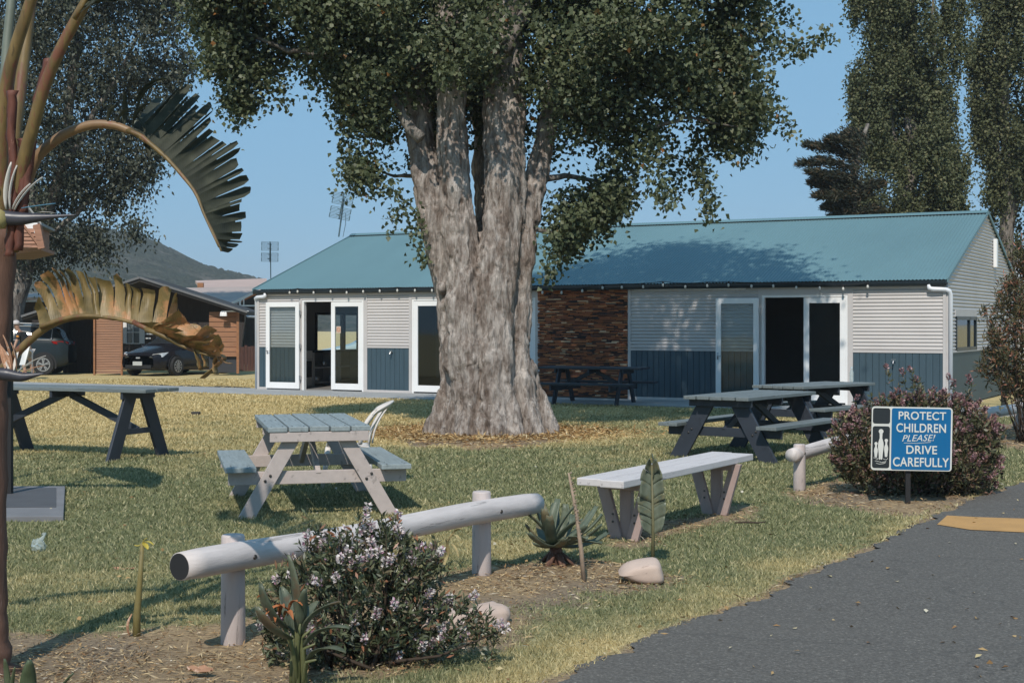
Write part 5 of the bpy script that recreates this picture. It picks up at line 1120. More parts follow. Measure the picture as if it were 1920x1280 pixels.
for b, e in (((520, 590), (560, 505)), ((560, 600), (650, 520)), ((600, 600), (600, 440)), ((640, 560), (690, 640)), ((690, 690), (710, 760)), ((720, 700), (770, 755)), ((640, 600), (720, 500)), ((650, 500), (800, 380)), ((660, 540), (760, 400))):
    leafblade(m, PP(b[0] / 2.56, b[1] / 2.56, -.12), PP(e[0] / 2.56, e[1] / 2.56, -.15), .035, .15, int(b[0]), 6, .5, rag=.3)
m.build('torn_shreds', M['banana'], palm, world=True, smooth=True)
# brown leaf
sc2 = lambda L: [(x / 2.56, y / 2.56 + 400) for x, y in L]
petiole(sc2([(-40, 800), (40, 715), (100, 650), (200, 562), (300, 512), (400, 494), (470, 496)]), 9, 5, M['petiole'], -.15, -.25)
rib2 = sc2([(195, 545), (300, 508), (400, 492), (520, 500), (620, 520), (720, 560), (800, 592), (880, 640), (960, 668)])
tip2 = sc2([(160, 440), (215, 280), (262, 236), (300, 250), (368, 236), (402, 244), (460, 262), (512, 290), (600, 270), (665, 320), (770, 350), (842, 325), (905, 478), (1000, 560)])
frond(rib2, tip2, 20, M['dead'], 5, (-.22, -.42), .05, 0, .35, .055, curl=.10)
frond(sc2([(700, 556), (780, 585), (880, 640), (960, 668), (1030, 690)]), sc2([(860, 470), (930, 500), (1005, 545), (1060, 610), (1075, 665)]), 6, M['dead'], 15, (-.40, -.5), -.06, 0, .1, .11, name='crumpled_tip')
frond(sc2([(640, 522), (760, 580), (880, 640), (960, 660)]), sc2([(760, 520), (860, 560), (1000, 600), (1060, 650)]), 6, M['dead'], 25, (-.36, -.48), -.12, 0, .1, .10, name='crumpled_tip')
m = MB()
for pts in ([(930, 640), (950, 690), (965, 750)], [(975, 660), (985, 700), (992, 735)], [(1040, 670), (1075, 690), (1040, 730), (970, 790)], [(1020, 660), (1060, 700), (1105, 720)], [(1040, 690), (1030, 740), (1038, 770)]):
    q = sc2(pts); q = smooth_pts(q, 4); r = random.Random(int(pts[0][0])); m.grid([[PP(a[0] + u * (3.2 + 3 * r.random()), a[1] + r.random(), -.48 + .02 * r.random() + .02 * u) for u in (-1, 0, 1)] for a in q])
m.build('hanging_shreds', M['dead'], palm, world=True, smooth=True, solid=.002)
# fronds out of the picture, most on the petioles that leave it at the top
frond([(96, -100), (180, -230), (300, -320), (430, -330)], [(230, -20), (330, -110), (440, -210), (500, -290)], 16, M['banana'], 30, (-.3, -.5), .15, name='upper_leaf')
frond([(66, -160), (30, -300), (-60, -420), (-200, -460)], [(180, -300), (110, -430), (-20, -540), (-220, -560)], 16, M['banana'], 31, (.5, .9), .3, name='upper_leaf')
frond([(140, 36), (180, -30), (230, -100), (320, -170)], [(176, -6), (240, 2), (330, -60), (380, -150)], 14, M['banana'], 32, (-.45, -.6), -.1, name='upper_leaf')
frond([(-30, 300), (-160, 230), (-300, 240), (-430, 330)], [(-120, 420), (-260, 400), (-390, 430), (-470, 440)], 16, M['banana'], 33, (-.2, -.6), .2, name='upper_leaf')  # unseen leaf beyond the left edge, added to cast shade on the lawn
# flowers
M['spathe'] = paint('purple_grey_spathe', (.045, .045, .06), .4, .2, 5, wear=(.12, .05, .045), worn=.64, stretch=(1, 4, 4)); M['whitepetal'] = flat('white_petal', (.55, .52, .48), .5); M['bluepetal'] = flat('blue_petal', (.10, .26, .40), .5)
def flower(spts, rad, petals, blue, dead):
    q = smooth_pts(spts, 6); n = len(q); o = MB().tube([PP(a[0], a[1], -.22) for a in q], [pxm * np.interp(i / (n - 1), np.linspace(0, 1, len(rad)), rad) for i in range(n)], 12).build('flower', M['spathe'], palm, smooth=True, world=True)
    for i, (b, e, wd) in enumerate(petals): leafblade(MB(), PP(*b, -.23), PP(*e, -.25 + .02 * i), wd * pxm, .06, i, 8, .35, .35).build('petal', M['dryleaf'] if dead and i % 3 else M['whitepetal'], o, smooth=True, world=True, solid=.002)
    for b, e, wd in blue: leafblade(MB(), PP(*b, -.24), PP(*e, -.26), wd * pxm, .0, 1, 6, .3, .3).build('blue_petal', M['bluepetal'], o, smooth=True, world=True, solid=.002)
flower([(-6, 408), (12, 409), (40, 410), (70, 408), (100, 406), (143, 403)], [13, 14, 12, 8, 4, 1], [((12, 392), (22, 304), 12), ((20, 393), (33, 310), 11), ((24, 393), (58, 345), 13), ((28, 394), (81, 333), 14), ((60, 401), (104, 400), 3)], [((40, 391), (104, 382), 7)], False)
MB().lathe([(.002, -.05), (.03, -.045), (.042, -.02), (.044, .0), (.035, .03), (.01, .045)], PP(-3, 410, -.24), 14).build('flower_stump', paint('cut_stump', (.26, .22, .09), .7, .2, 20), palm, world=True, smooth=True)
flower([(-6, 700), (14, 702), (40, 706), (60, 704), (82, 700)], [11, 12, 9, 5, 1], [((30, 700), (86, 667), 4), ((30, 696), (20, 642), 6), ((22, 694), (5, 628), 6), ((26, 696), (36, 655), 6), ((20, 694), (2, 650), 8), ((40, 700), (84, 686), 5), ((16, 694), (12, 660), 9), ((10, 694), (-4, 640), 8), ((24, 698), (22, 670), 9)], [], True)

# ------------------------------------------------------------------ cars
carglass = flat('car_glass', (.025, .03, .035), .05, 0, .9); chrome = flat('chrome', (.34, .35, .36), .5, .2); tyre_m = flat('tyre', (.015, .015, .016), .85)
def carpaint(name, c):
    t = NT(name); t.color(c); t.set(Roughness=.25); t.b.inputs['Coat Weight'].default_value = .15; t.b.inputs['Specular IOR Level'].default_value = .25; t.b.inputs['Coat Roughness'].default_value = .06; return t.m
def make_car(name, label, loc, rz, pm, suv, white_trim=False):
    t = thing(name, label, 'car', loc, rz, 'cars parked behind the lawn')
    if suv: S = [(0, .32, .60, .78, .84, .66, .6), (.12, .25, .55, .84, .94, .82, .74), (.9, .22, .55, 1.0, 1.08, .91, .80), (1.25, .22, .58, 1.05, 1.14, .92, .80), (2.0, .22, .58, 1.07, 1.62, .92, .62), (2.7, .22, .58, 1.08, 1.69, .92, .64), (3.6, .22, .60, 1.10, 1.66, .92, .62), (4.2, .25, .62, 1.10, 1.55, .90, .60), (4.5, .32, .66, 1.06, 1.14, .86, .72), (4.62, .42, .66, .9, .96, .72, .66)]; win = (1.55, 4.12); L = 4.62; wr = .355; wx = (.92, 3.86)
    else: S = [(0, .28, .45, .60, .64, .60, .5), (.14, .2, .45, .66, .72, .78, .66), (.85, .18, .5, .80, .88, .865, .74), (1.25, .18, .5, .88, .96, .87, .72), (2.0, .18, .5, .92, 1.40, .87, .57), (2.8, .18, .5, .93, 1.44, .87, .57), (3.4, .18, .5, .95, 1.30, .86, .56), (3.85, .2, .5, .96, 1.05, .85, .68), (4.35, .24, .5, .92, 1.0, .80, .66), (4.5, .34, .5, .8, .86, .68, .58)]; win = (1.42, 3.65); L = 4.5; wr = .32; wx = (.88, 3.55)
    S = np.array(S); xs = np.linspace(0, L, 70); prm = np.stack([np.interp(xs, S[:, 0], S[:, k]) for k in range(1, 7)], 1)
    ker = np.array([1, 2, 3, 2, 1]) / 9; prm = np.stack([np.convolve(np.pad(prm[:, k], 2, 'edge'), ker, 'valid') for k in range(6)], 1)
    half = []
    for x, (zb, zm, zl, zt, hw, ht) in zip(xs, prm):
        ctrl = [(0, zb), (hw * .8, zb), (hw * .97, zb + .08), (hw, zm), (hw * .985, (zm + zl) / 2), (hw * .95, zl), ((hw * .95 + ht) / 2 + .02, (zl + zt) / 2), (ht, zt - .03 if zt - zl > .2 else zt), (ht * .8, zt + .01), (0, zt + .03)]
        q = np.array(smooth_pts(ctrl, 3)); half.append([(x, y, z) for y, z in q])
    nr_ = len(half[0]); body = MB(); glass = MB(); k_belt, k_top = 5 * 3, 7 * 3
    for sgn in (1, -1):
        for i in range(len(xs) - 1):
            xm = (xs[i] + xs[i + 1]) / 2
            for j in range(nr_ - 1):
                q = [Vector((a[0], sgn * a[1], a[2])) for a in (half[i][j], half[i + 1][j], half[i + 1][j + 1], half[i][j + 1])]
                tall = prm[i, 3] - prm[i, 2] > .22
                side = k_belt + 1 <= j < k_top and win[0] < xm < win[1] and tall and abs(xm - (win[0] + win[1]) * .5) > .05 and abs(xm - win[1] + .62) > .04
                slope = prm[i + 1, 3] - prm[i, 3]; top = j >= k_top and abs(slope) > .03 and prm[i, 3] > (1.0 if not suv else 1.2) and prm[i, 3] - prm[i, 2] > .12
                (glass if (side or top) else body).add(q, [(0, 1, 2, 3) if sgn > 0 else (3, 2, 1, 0)])
    for mb in (body, glass):
        cache = {}; nv = []; mp = []
        for v in mb.v:
            k = (round(v.x, 4), round(v.y, 4), round(v.z, 4))
            if k not in cache: cache[k] = len(nv); nv.append(v)
            mp.append(cache[k])
        mb.v = nv; mb.f = [tuple(dict.fromkeys(mp[i] for i in f)) for f in mb.f]; mb.f = [f for f in mb.f if len(f) > 2]
    body.build('body', pm, t, smooth=True); glass.build('window_glass', carglass, t, smooth=True)
    for sx_ in wx:
        for sy in (-1, 1):
            y = sy * (.80 if not suv else .84); w_ = MB().lathe([(wr * .62, -.11), (wr * .95, -.11), (wr, -.07), (wr, .07), (wr * .95, .11), (wr * .62, .11)], (sx_, y, wr), 30, 'y').build('wheel', tyre_m, t, smooth=False)
            m = MB(); yo = sy * .115
            rg = [(wr * .64 * math.cos(a), wr * .64 * math.sin(a)) for a in np.linspace(0, 2 * math.pi, 28)]
            m.grid([[(sx_ + x * f, y + yo, wr + z * f) for x, z in rg] for f in (1.0, .86)])
            for k in range(10 if not suv else 5):
                for dk in (0,) if not suv else (-.16, .16):
                    a = 2 * math.pi * k / (10 if not suv else 5) + .3 + dk; m.bar((sx_ + wr * .08 * math.cos(a), y + yo * .97, wr + wr * .08 * math.sin(a)), (sx_ + wr * .58 * math.cos(a), y + yo * .97, wr + wr * .58 * math.sin(a)), .03, .028, (0, 1, 0))
            m.lathe([(.05, -.012), (.05, .012)], (sx_, y + yo * .95, wr), 10, 'y'); m.build('rim', flat('alloy', (.42, .42, .42), .35, .6), w_)
            ar = MB(); rg = [(sx_ + (wr + .07) * math.cos(a), wr + (wr + .07) * math.sin(a)) for a in np.linspace(-.35, math.pi + .35, 22)]; hb = (prm[:, 4].max()) * 1.0
            ar.grid([[(x, sy * (hb - .012), z) for x, z in rg], [(x, sy * (hb + .006), z) for x, z in rg], [(sx_ + (x - sx_) * .85, sy * (hb + .004), wr + (z - wr) * .85) for x, z in rg], [(sx_ + (x - sx_) * .2, sy * (hb + .003), wr + (z - wr) * .2) for x, z in rg]]); ar.build('wheel_arch', M['black'], t)
            for v in w_.data.vertices: v.co.y += sy * .045
            w_.children[0].location.y = sy * .045
    hy = prm[3, 4]
    for sy in (-1, 1):
        a, b = (.62, .76) if not suv else (.84, .98)
        hl_ = [(.06, sy * .42, a), (.10, sy * .60, a - .02), (.30, sy * .785, a + .01), (.52, sy * .845, b + .02), (.30, sy * .76, b), (.12, sy * .52, b - .04)]
        n_ = Vector((-.6, sy * .75, .25)).normalized() * .03; MB().prism([Vector(q) + n_ for q in hl_][::sy], -n_ * 1.6).build('headlight', flat('headlight_lens', (.55, .56, .57), .12, .3), t)
        xr = L - .02; z0, z1 = (1.0, 1.14) if suv else (.78, .92)
        tl = [(xr - .02, sy * .45, z0), (xr - .06, sy * .68, z0), (xr - .42, sy * .885, z0 + .05), (xr - .50, sy * .88, z1), (xr - .20, sy * .80, z1), (xr - .03, sy * .5, z1 - .03)]
        n_ = Vector((.6, sy * .75, .1)).normalized() * .035; MB().prism([Vector(q) + n_ for q in tl][::-sy], -n_ * 2).build('taillight', flat('red_lens', (.30, .012, .012), .2), t)
        MB().lathe([(.0, -.09), (.07, -.06), (.08, .02), (.05, .08), (0, .09)], (win[0] + .12, sy * (prm[24, 4] + .10), prm[24, 2] + .06), 12, 'x').build('mirror', pm if not suv else chrome, t, smooth=True)
        for xx in (2.35, 3.25):
            MB().box((xx, sy * (prm[35, 4] * .985 + .008), prm[35, 2] - .12), (.17, .03, .028)).build('door_handle', pm, t, bevel=.008)
        if white_trim:
            i0, i1 = np.searchsorted(xs, win[0]), np.searchsorted(xs, win[1]); lo = [Vector((xs[i], sy * (half[i][k_belt + 1][1] + .012), half[i][k_belt + 1][2])) for i in range(i0, i1)]; hi = [Vector((xs[i], sy * (half[i][k_top][1] + .012), half[i][k_top][2])) for i in range(i0, i1)]
            MB().tube(lo + hi[::-1] + [lo[0]], .014, 6).build('window_trim', chrome, t, smooth=True)
            MB().tube([(xs[i], sy * half[i][k_top + 2][1] * .92, half[i][k_top + 2][2] + .05) for i in range(i0 + 5, i1 - 3)], .02, 6).build('roof_rail', chrome, t, smooth=True)
    pt = MB().box((-.01, 0, .42 if not suv else .5), (.02, .37, .13)).build('number_plate', flat('plate', (.42, .43, .42), .5), t)
    MB().box((.045, 0, .30), (.06, 1.05, .14)).build('grille', M['black'], t, bevel=.01); MB().box((.02, 0, .60), (.04, .16, .05)).build('badge', chrome, t, bevel=.01)
    return t
q = G(218, 703); fc = P(258, HY, 46.6)
make_car('sedan', 'black sedan with a silver headlight parked nose out beside the timber slat panel', (fc.x, fc.y, 0), R(66), carpaint('black_car_paint', (.012, .012, .016)), False)
rr_ = P(136, HY, 48.6); make_car('sport_utility_car', 'dark grey green tall car with chrome window trim and red tail light', (rr_.x - 4.62 * math.cos(R(6)), rr_.y - 4.62 * math.sin(R(6)), 0), R(6), carpaint('grey_green_car_paint', (.016, .023, .026)), True, True)
pc = P(596, HY, 53); make_car('sedan', 'pale blue car glimpsed through the kitchen window of the hall', (pc.x, pc.y, 0), R(12), carpaint('pale_blue_car_paint', (.35, .45, .48)), False)

# ------------------------------------------------------------------ cabins and screens on the left
def face(mb, px, Y, depth): return mb.prism([P(x, y, Y) for x, y in px], (0, depth, 0))
cab = thing('timber_cabin', 'low dark gabled cabin with cedar walls and a white window behind the black sedan', 'cabin', (P(290, HY, 52).x, 52, 0))
ap, el, er = P(262, 519, 47), P(40, 592, 47), P(464, 584, 47)
for a, b in ((ap, er), (ap, el)): MB().prism([a, b, b + Vector((0, 0, -.13)), a + Vector((0, 0, -.15))], (0, 2.6, 0)).build('roof', M['darkroof'], cab, world=True)
MB().bar(ap + Vector((0, -.03, -.02)), er + Vector((0, -.03, -.02)), .05, .07).bar(ap + Vector((0, -.03, -.02)), el + Vector((0, -.03, -.02)), .05, .07).build('barge_board', flat('grey_barge', (.13, .13, .135), .5), cab, world=True)
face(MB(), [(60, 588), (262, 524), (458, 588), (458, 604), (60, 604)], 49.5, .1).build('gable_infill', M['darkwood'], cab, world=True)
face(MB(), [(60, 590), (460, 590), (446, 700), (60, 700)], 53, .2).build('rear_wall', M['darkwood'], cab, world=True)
def boarded(px0, px1, y0, y1, Y, bh, name, mat, parent, vertical=False):
    a, b = P(px0, y1, Y), P(px1, y0, Y); m = MB(); n = max(2, int((b.z - a.z) / bh)); hgt = (b.z - a.z) / n
    if not vertical:
        for i in range(n): m.add([(a.x, Y, a.z + hgt * i), (b.x, Y, a.z + hgt * i), (b.x, Y + .02, a.z + hgt * (i + 1) - .012), (a.x, Y + .02, a.z + hgt * (i + 1) - .012), (a.x, Y + .05, a.z + hgt * i), (b.x, Y + .05, a.z + hgt * i), (b.x, Y + .05, a.z + hgt * (i + 1) - .012), (a.x, Y + .05, a.z + hgt * (i + 1) - .012)], [(0, 1, 2, 3), (0, 4, 5, 1), (3, 2, 6, 7), (1, 5, 6, 2), (0, 3, 7, 4), (7, 6, 5, 4)])
    else:
        n = int((b.x - a.x) / bh); w_ = (b.x - a.x) / n; rs = random.Random(3)
        for i in range(n): m.span((a.x + w_ * i, Y - rs.random() * .03, a.z), (a.x + w_ * (i + 1) - .012, Y + .03, b.z + rs.uniform(-.05, .03)))
    return m.build(name, mat, parent, world=parent is not None)
boarded(392, 446, 584, 668, 47.4, .16, 'cedar_wall', M['timber'], cab)
face(MB(), [(392, 668), (447, 668), (447, 698), (392, 698)], 47.5, .2).build('plinth', flat('dark_plinth', (.03, .033, .04), .8), cab, world=True)
MB().bar(P(446, 584, 47.35), P(446, 700, 47.35), .08, .08).build('corner_post', M['timber'], cab, world=True)
wn = MB()
for a in ((229, 236), (262, 270)): face(wn, [(a[0], 600), (a[1], 600), (a[1], 644), (a[0], 644)], 50.8, .06)
for a in (236, 248.5, 261): face(wn, [(a, 600), (a + 1.4, 600), (a + 1.4, 644), (a, 644)], 50.82, .05)
for a in (600, 622, 643): face(wn, [(236, a), (262, a), (262, a + 1.6), (236, a + 1.6)], 50.84, .05)
wn = wn.build('window', M['white'], cab, world=True); face(MB(), [(236, 600), (262, 600), (262, 644), (236, 644)], 50.9, .02).build('pane', flat('window_dim', (.10, .12, .13), .1, 0, .8), wn, world=True)
m = MB()
for y in (617, 625, 633): face(m, [(273, y), (297 if y < 630 else 282, y), (297 if y < 630 else 282, y + 2), (273, y + 2)], 52.4, .05)
m.build('white_slats', M['white'], cab, world=True)
fl = MB().bar(P(415, 583.5, 47.2), P(466, 583.5, 47.2), .05, .04).build('light_bar', M['white'], cab, world=True)
for x in (415, 419, 423): MB().lathe([(.03, .0), (.045, -.06), (.05, -.14)][::-1], P(x, 584.5, 47.1), 10).build('spotlight', M['white'], fl, world=True)
scn = thing('slat_screen', 'orange cedar slat screen panel standing left of the black sedan', 'screen', (P(203, HY, 47.6).x, 47.6, 0))
boarded(178, 228, 597, 700, 47.6, .055, 'slats', M['timber'], scn); MB().bar(P(177, 596, 47.55), P(177, 703, 47.55), .06, .06).bar(P(228.5, 596, 47.55), P(228.5, 703, 47.55), .06, .06).build('frame', M['timber'], scn, world=True)
rd = thing('reed_screen', 'dark brushwood screen between the tall grey car and the cedar slat panel', 'screen', (P(155, HY, 49.5).x, 49.5, 0)); boarded(118, 178, 588, 702, 49.8, .05, 'reeds', M['darkwood'], rd, True)
rf = thing('paling_fence', 'short red brown paling fence against the left end of the hall', 'fence', (P(462, HY, 52).x, 52, 0)); boarded(440, 500, 648, 702, 52.0, .11, 'palings', M['redfence'], rf, True)
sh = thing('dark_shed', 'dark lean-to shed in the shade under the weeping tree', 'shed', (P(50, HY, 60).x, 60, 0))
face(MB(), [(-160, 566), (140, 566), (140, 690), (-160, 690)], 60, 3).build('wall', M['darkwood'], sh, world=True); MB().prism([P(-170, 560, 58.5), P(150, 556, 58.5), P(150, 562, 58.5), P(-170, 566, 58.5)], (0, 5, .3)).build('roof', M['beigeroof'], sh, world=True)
face(MB(), [(62, 575), (72, 575), (72, 600), (62, 600)], 59.8, .1).build('door', flat('shed_door', (.10, .10, .10), .7), sh, world=True)
# neighbours' roofs
nh = thing('neighbour_house', 'beige roofed house with a white trussed gable just left of the hall', 'house', (P(420, HY, 64).x, 64, 0))
MB().prism([P(318, 540, 66), P(486, 537, 66), P(436, 571, 60), P(300, 573, 60)], (0, .02, -.12)).build('roof', M['beigeroof'], nh, world=True)
MB().bar(P(428, 572, 59.9), P(484, 545, 59.9), .06, .1).bar(P(436, 573, 59.9), P(486, 573, 59.9), .05, .06).bar(P(450, 563, 59.9), P(450, 574, 59.9), .05, .14).bar(P(457, 560, 59.9), P(457, 574, 59.9), .04, .04).build('white_truss', M['white'], nh, world=True)
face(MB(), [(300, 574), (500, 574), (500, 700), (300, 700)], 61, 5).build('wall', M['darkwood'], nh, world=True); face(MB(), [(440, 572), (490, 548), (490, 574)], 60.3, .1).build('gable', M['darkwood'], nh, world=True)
MB().prism([P(452, 583, 57), P(486, 583, 57), P(486, 593, 56), P(464, 593, 56)], (0, .02, -.05)).build('awning', flat('awning_cloth', (.34, .38, .42), .7), nh, world=True)
n2 = thing('neighbour_house', 'farther house showing only a pinkish flat roof and a strip of brown wall', 'house', (P(430, HY, 84).x, 84, 0))
MB().prism([P(366, 526, 86), P(500, 522, 86), P(500, 545, 80), P(380, 545, 80)], (0, .02, -.15)).build('roof', paint('pinkish_roof', (.42, .31, .27), .75, .06, 1, bump=0), n2, world=True)
face(MB(), [(370, 530), (381, 530), (381, 545), (370, 545)], 79.8, .2).build('end_wall', M['timber'], n2, world=True); face(MB(), [(350, 545), (520, 545), (520, 690), (350, 690)], 82, 4).build('wall', M['timber'], n2, world=True)
n3 = thing('neighbour_cabin', 'pale roofed cabin just visible behind the red tipped bush', 'cabin', (P(1960, HY, 44).x, 44, 0))
MB().prism([P(1908, 484, 47), P(2060, 478, 47), P(2060, 520, 43), P(1900, 522, 43)], (0, .02, -.1)).build('roof', flat('pale_roof', (.5, .52, .54), .6), n3, world=True); face(MB(), [(1905, 522), (2050, 520), (2050, 690), (1905, 690)], 44, 3).build('wall', M['corr'], n3, world=True)
SY2 = 12.6; bal = thing('timber_shelter', 'weatherboard sided shelter roof with a white top panel over the grey slab by the palm', 'shelter', (P(-60, HY, SY2).x, SY2, 0))
cedar = paint('red_cedar', (.33, .165, .105), .7, .22, 6, stretch=(.6, 2, 10), crack=(2, 14, 14)); m = MB()
for i in range(5): m.prism([P(-190, 429 + i * 7, SY2), P(68 + i * 1.2, 429 + i * 7, SY2), P(69 + i * 1.2, 436 + i * 7, SY2 - .012), P(-190, 436 + i * 7, SY2 - .012)], (0, .05, 0))
m.build('boards', cedar, bal, world=True)
fr, sr, br, lf = Vector((P(71, HY, SY2).x, SY2, 0)), Vector((-4.36, 13.4, 0)), Vector((-4.85, 14.35, 0)), P(-190, HY, SY2)
zt, zb2 = P(70, 423, SY2).z, P(70, 464, SY2).z
for a, b in ((fr, sr), (sr, br)): MB().prism([a + Vector((0, 0, zb2)), b + Vector((0, 0, zb2)), b + Vector((0, 0, zt)), a + Vector((-.03, 0, zt))], (-.04, .02, 0)).build('side_wall', cedar, bal, world=True)
MB().bar(P(70, 421, SY2 - .03), P(79, 466, SY2 - .03), .05, .06).build('brace', cedar, bal, world=True)
face(MB(), [(-190, 416), (66, 418), (66, 428.5), (-190, 428.5)], SY2 + .01, .03).build('white_panel', M['white'], bal, world=True); MB().bar(P(68, 418, SY2 - .02), P(68, 437, SY2 - .02), .03, .03).build('corner_trim', M['white'], bal, world=True)
pl4 = [lf + Vector((0, -.03, 0)), fr + Vector((.04, -.03, 0)), sr + Vector((.05, 0, 0)), br + Vector((0, .05, 0)), Vector((lf.x, 14.4, 0))]
MB().prism([q + Vector((0, 0, zb2 - .025)) for q in pl4], (0, 0, .03)).build('ceiling', cedar, bal, world=True); MB().prism([q + Vector((0, 0, zt)) for q in pl4], (0, 0, .025)).build('roof', M['concrete'], bal, world=True)
for px, Y in ((16, 13.9), (-150, 12.8), (-130, 14.2)): g = P(px, HY, Y); MB().bar((g.x, Y, .045), (g.x, Y, 2.36), .07, .07, (0, 1, 0)).build('post', M['black'], bal, world=True)
# ------------------------------------------------------------------ antennas
def antenna(label, base, top, Y, cx, cy, w_, h_, tilt):
    b, t_ = P(*base, Y), P(*top, Y); o = thing('tv_antenna', label, 'antenna', b, group='television antennas'); al = flat('antenna_metal', (.10, .15, .17), .5, .3) if 'antenna_metal' not in bpy.data.materials else bpy.data.materials['antenna_metal']
    MB().tube([b, t_], .022, 8).build('mast', al, o, world=True)
    c = P(cx, cy, Y); s = Y / F; ca, sa = math.cos(tilt), math.sin(tilt)
    def L_(u, v): return c + Vector((u * ca + v * sa, -.08, -u * sa + v * ca)) 
    for sg_ in (1, -1):
        m = MB(); vc = sg_ * h_ * s * .27; hh = h_ * s * .21; ww = w_ * s / 2
        for i in range(9): v = vc - hh + 2 * hh * i / 8; m.tube([L_(-ww, v), L_(ww, v)], .007, 5)
        for u in (-ww, ww):
            m.tube([L_(u, vc - hh), L_(u, vc - hh * .1)], .013, 5); m.tube([L_(u, vc + hh * .1), L_(u, vc + hh)], .013, 5)
        m.build('grid_reflector', al, o, world=True)
    m = MB().tube([L_(0, -h_ * s * .5), L_(0, h_ * s * .5)], .02, 6)
    for v in (.36, .14, -.14, -.36): m.tube([L_(-.09, v * h_ * s) + Vector((0, -.1, .02)), L_(.09, v * h_ * s) + Vector((0, -.1, -.02))], .014, 5)
    m.build('dipoles', al, o, world=True); return o
ary = (bw(.3, BW, 0)).y
a1 = antenna('tilted tv antenna on the left end of the teal roof ridge', (635, 444), (645, 372), ary - .4, 641, 387, 38, 50, R(11))
MB().tube([P(643, 444, ary - .3), P(648, 420, ary - .4), P(648, 400, ary - .4)], .007, 5).build('cable', M['black'], a1, world=True)
antenna('upright tv antenna beyond the left gable of the hall', (508, 560), (507, 455), 62, 506.5, 472, 31, 38, R(1))
# ------------------------------------------------------------------ person, chair, bollard, hose
def skinned(name, joints, edges, mat, parent, sub=2):
    me = bpy.data.meshes.new(name); me.from_pydata([j[0] for j in joints], edges, []); o = link(name, me, mat, parent)
    sk = o.modifiers.new('skin', 'SKIN'); sk.use_smooth_shade = True
    for v, j in zip(me.skin_vertices[0].data, joints): v.radius = (j[1], j[1] if len(j) < 3 else j[2])
    me.skin_vertices[0].data[0].use_root = True
    s = o.modifiers.new('sub', 'SUBSURF'); s.levels = sub; s.render_levels = sub; return o
pp = P(50, HY, 44.2); ps = thing('person', 'person in a pale cap and black shirt stooping beside the dark tall car', 'person', (pp.x, pp.y, 0), R(0))
skinm = flat('skin', (.42, .25, .18), .6)
J = [((.0, 0, .93), .15, .12), ((-.05, 0, 1.12), .14, .11), ((-.14, -.02, 1.36), .17, .11), ((-.20, -.03, 1.46), .07), ((-.26, -.05, 1.54), .055), ((-.29, -.07, 1.64), .095, .10), ((-.30, -.08, 1.73), .075),
     ((-.16, -.19, 1.40), .06), ((-.24, -.27, 1.14), .043), ((-.30, -.32, .92), .032), ((-.33, -.33, .84), .035), ((-.10, .17, 1.40), .06), ((-.18, .22, 1.14), .043), ((-.28, .20, .94), .032), ((-.32, .2, .86), .035),
     ((.02, -.10, .88), .10), ((-.06, -.11, .48), .062), ((.02, -.11, .09), .042), ((-.10, -.12, .035), .035), ((.04, .10, .88), .10), ((.10, .12, .48), .062), ((.17, .12, .09), .042), ((.06, .13, .035), .035)]
E_ = [(0, 1), (1, 2), (2, 3), (3, 4), (4, 5), (5, 6), (2, 7), (7, 8), (8, 9), (9, 10), (2, 11), (11, 12), (12, 13), (13, 14), (0, 15), (15, 16), (16, 17), (17, 18), (0, 19), (19, 20), (20, 21), (21, 22)]
skinned('body', J, E_, skinm, ps)
skinned('shirt', [((.0, 0, .90), .175, .145), ((-.05, 0, 1.12), .165, .135), ((-.14, -.02, 1.36), .19, .13), ((-.19, -.03, 1.44), .09), ((-.16, -.20, 1.40), .078), ((-.215, -.25, 1.22), .066), ((-.10, .18, 1.40), .078), ((-.15, .21, 1.22), .066)], [(0, 1), (1, 2), (2, 3), (2, 4), (4, 5), (2, 6), (6, 7)], flat('black_shirt', (.014, .014, .016), .85), ps)
skinned('shoulder_patch', [((-.175, -.235, 1.37), .065), ((-.205, -.265, 1.27), .06)], [(0, 1)], flat('orange_patch', (.55, .22, .03), .7), ps)
skinned('shorts', [((.0, 0, .93), .17, .14), ((.02, -.10, .84), .115), ((-.02, -.11, .60), .095), ((.04, .10, .84), .115), ((.07, .11, .60), .095)], [(0, 1), (1, 2), (0, 3), (3, 4)], flat('pale_shorts', (.38, .36, .35), .85), ps)
MB().lathe([(.108, 0), (.112, .03), (.10, .085), (.06, .125), (.0, .135)], (-.30, -.08, 1.70), 16).prism([(-.38, -.17, 1.705), (-.30, -.19, 1.705), (-.36, -.27, 1.685), (-.46, -.24, 1.68), (-.46, -.14, 1.69)], (0, 0, .012)).build('cap', flat('pale_cap', (.5, .46, .45), .8), ps, smooth=True)
m = MB(); m.lathe([(.004, -.012), (.016, 0), (.004, .014)], (-.395, -.09, 1.645), 8)   # nose
for dy in (-.035, .035): m.lathe([(.002, -.006), (.009, 0), (.002, .006)], (-.378, -.085 + dy, 1.675), 6)
m.build('facial_features', flat('face_brown', (.22, .12, .09), .6), ps)  # nose and eyes in a brown darker than the skin
wc = thing('folding_chair', 'white folded sling chair leaning beside the stooping person', 'chair', (P(50, HY, 43.2).x, 43.2, 0))
MB().prism([P(36, 684, 43.2), P(46, 684, 43.3), P(58, 640, 43.5), P(54, 640, 43.5), P(45, 652, 43.4)], (0, .05, 0)).build('sling', M['white'], wc, world=True)
MB().tube([P(60, 703, 43.2), P(61, 660, 43.2), P(56, 655, 43.3)], .02, 6).tube([P(34, 703, 43.3), P(58, 638, 43.6)], .02, 6).tube([P(60, 680, 43.2), P(40, 690, 43.2)], .015, 6).build('frame', M['steel'], wc, world=True)
g = bw(BL + .9, 1.2, 0); bo = thing('marker_post', 'small black marker post with two white bands against the gable wall', 'post', g)
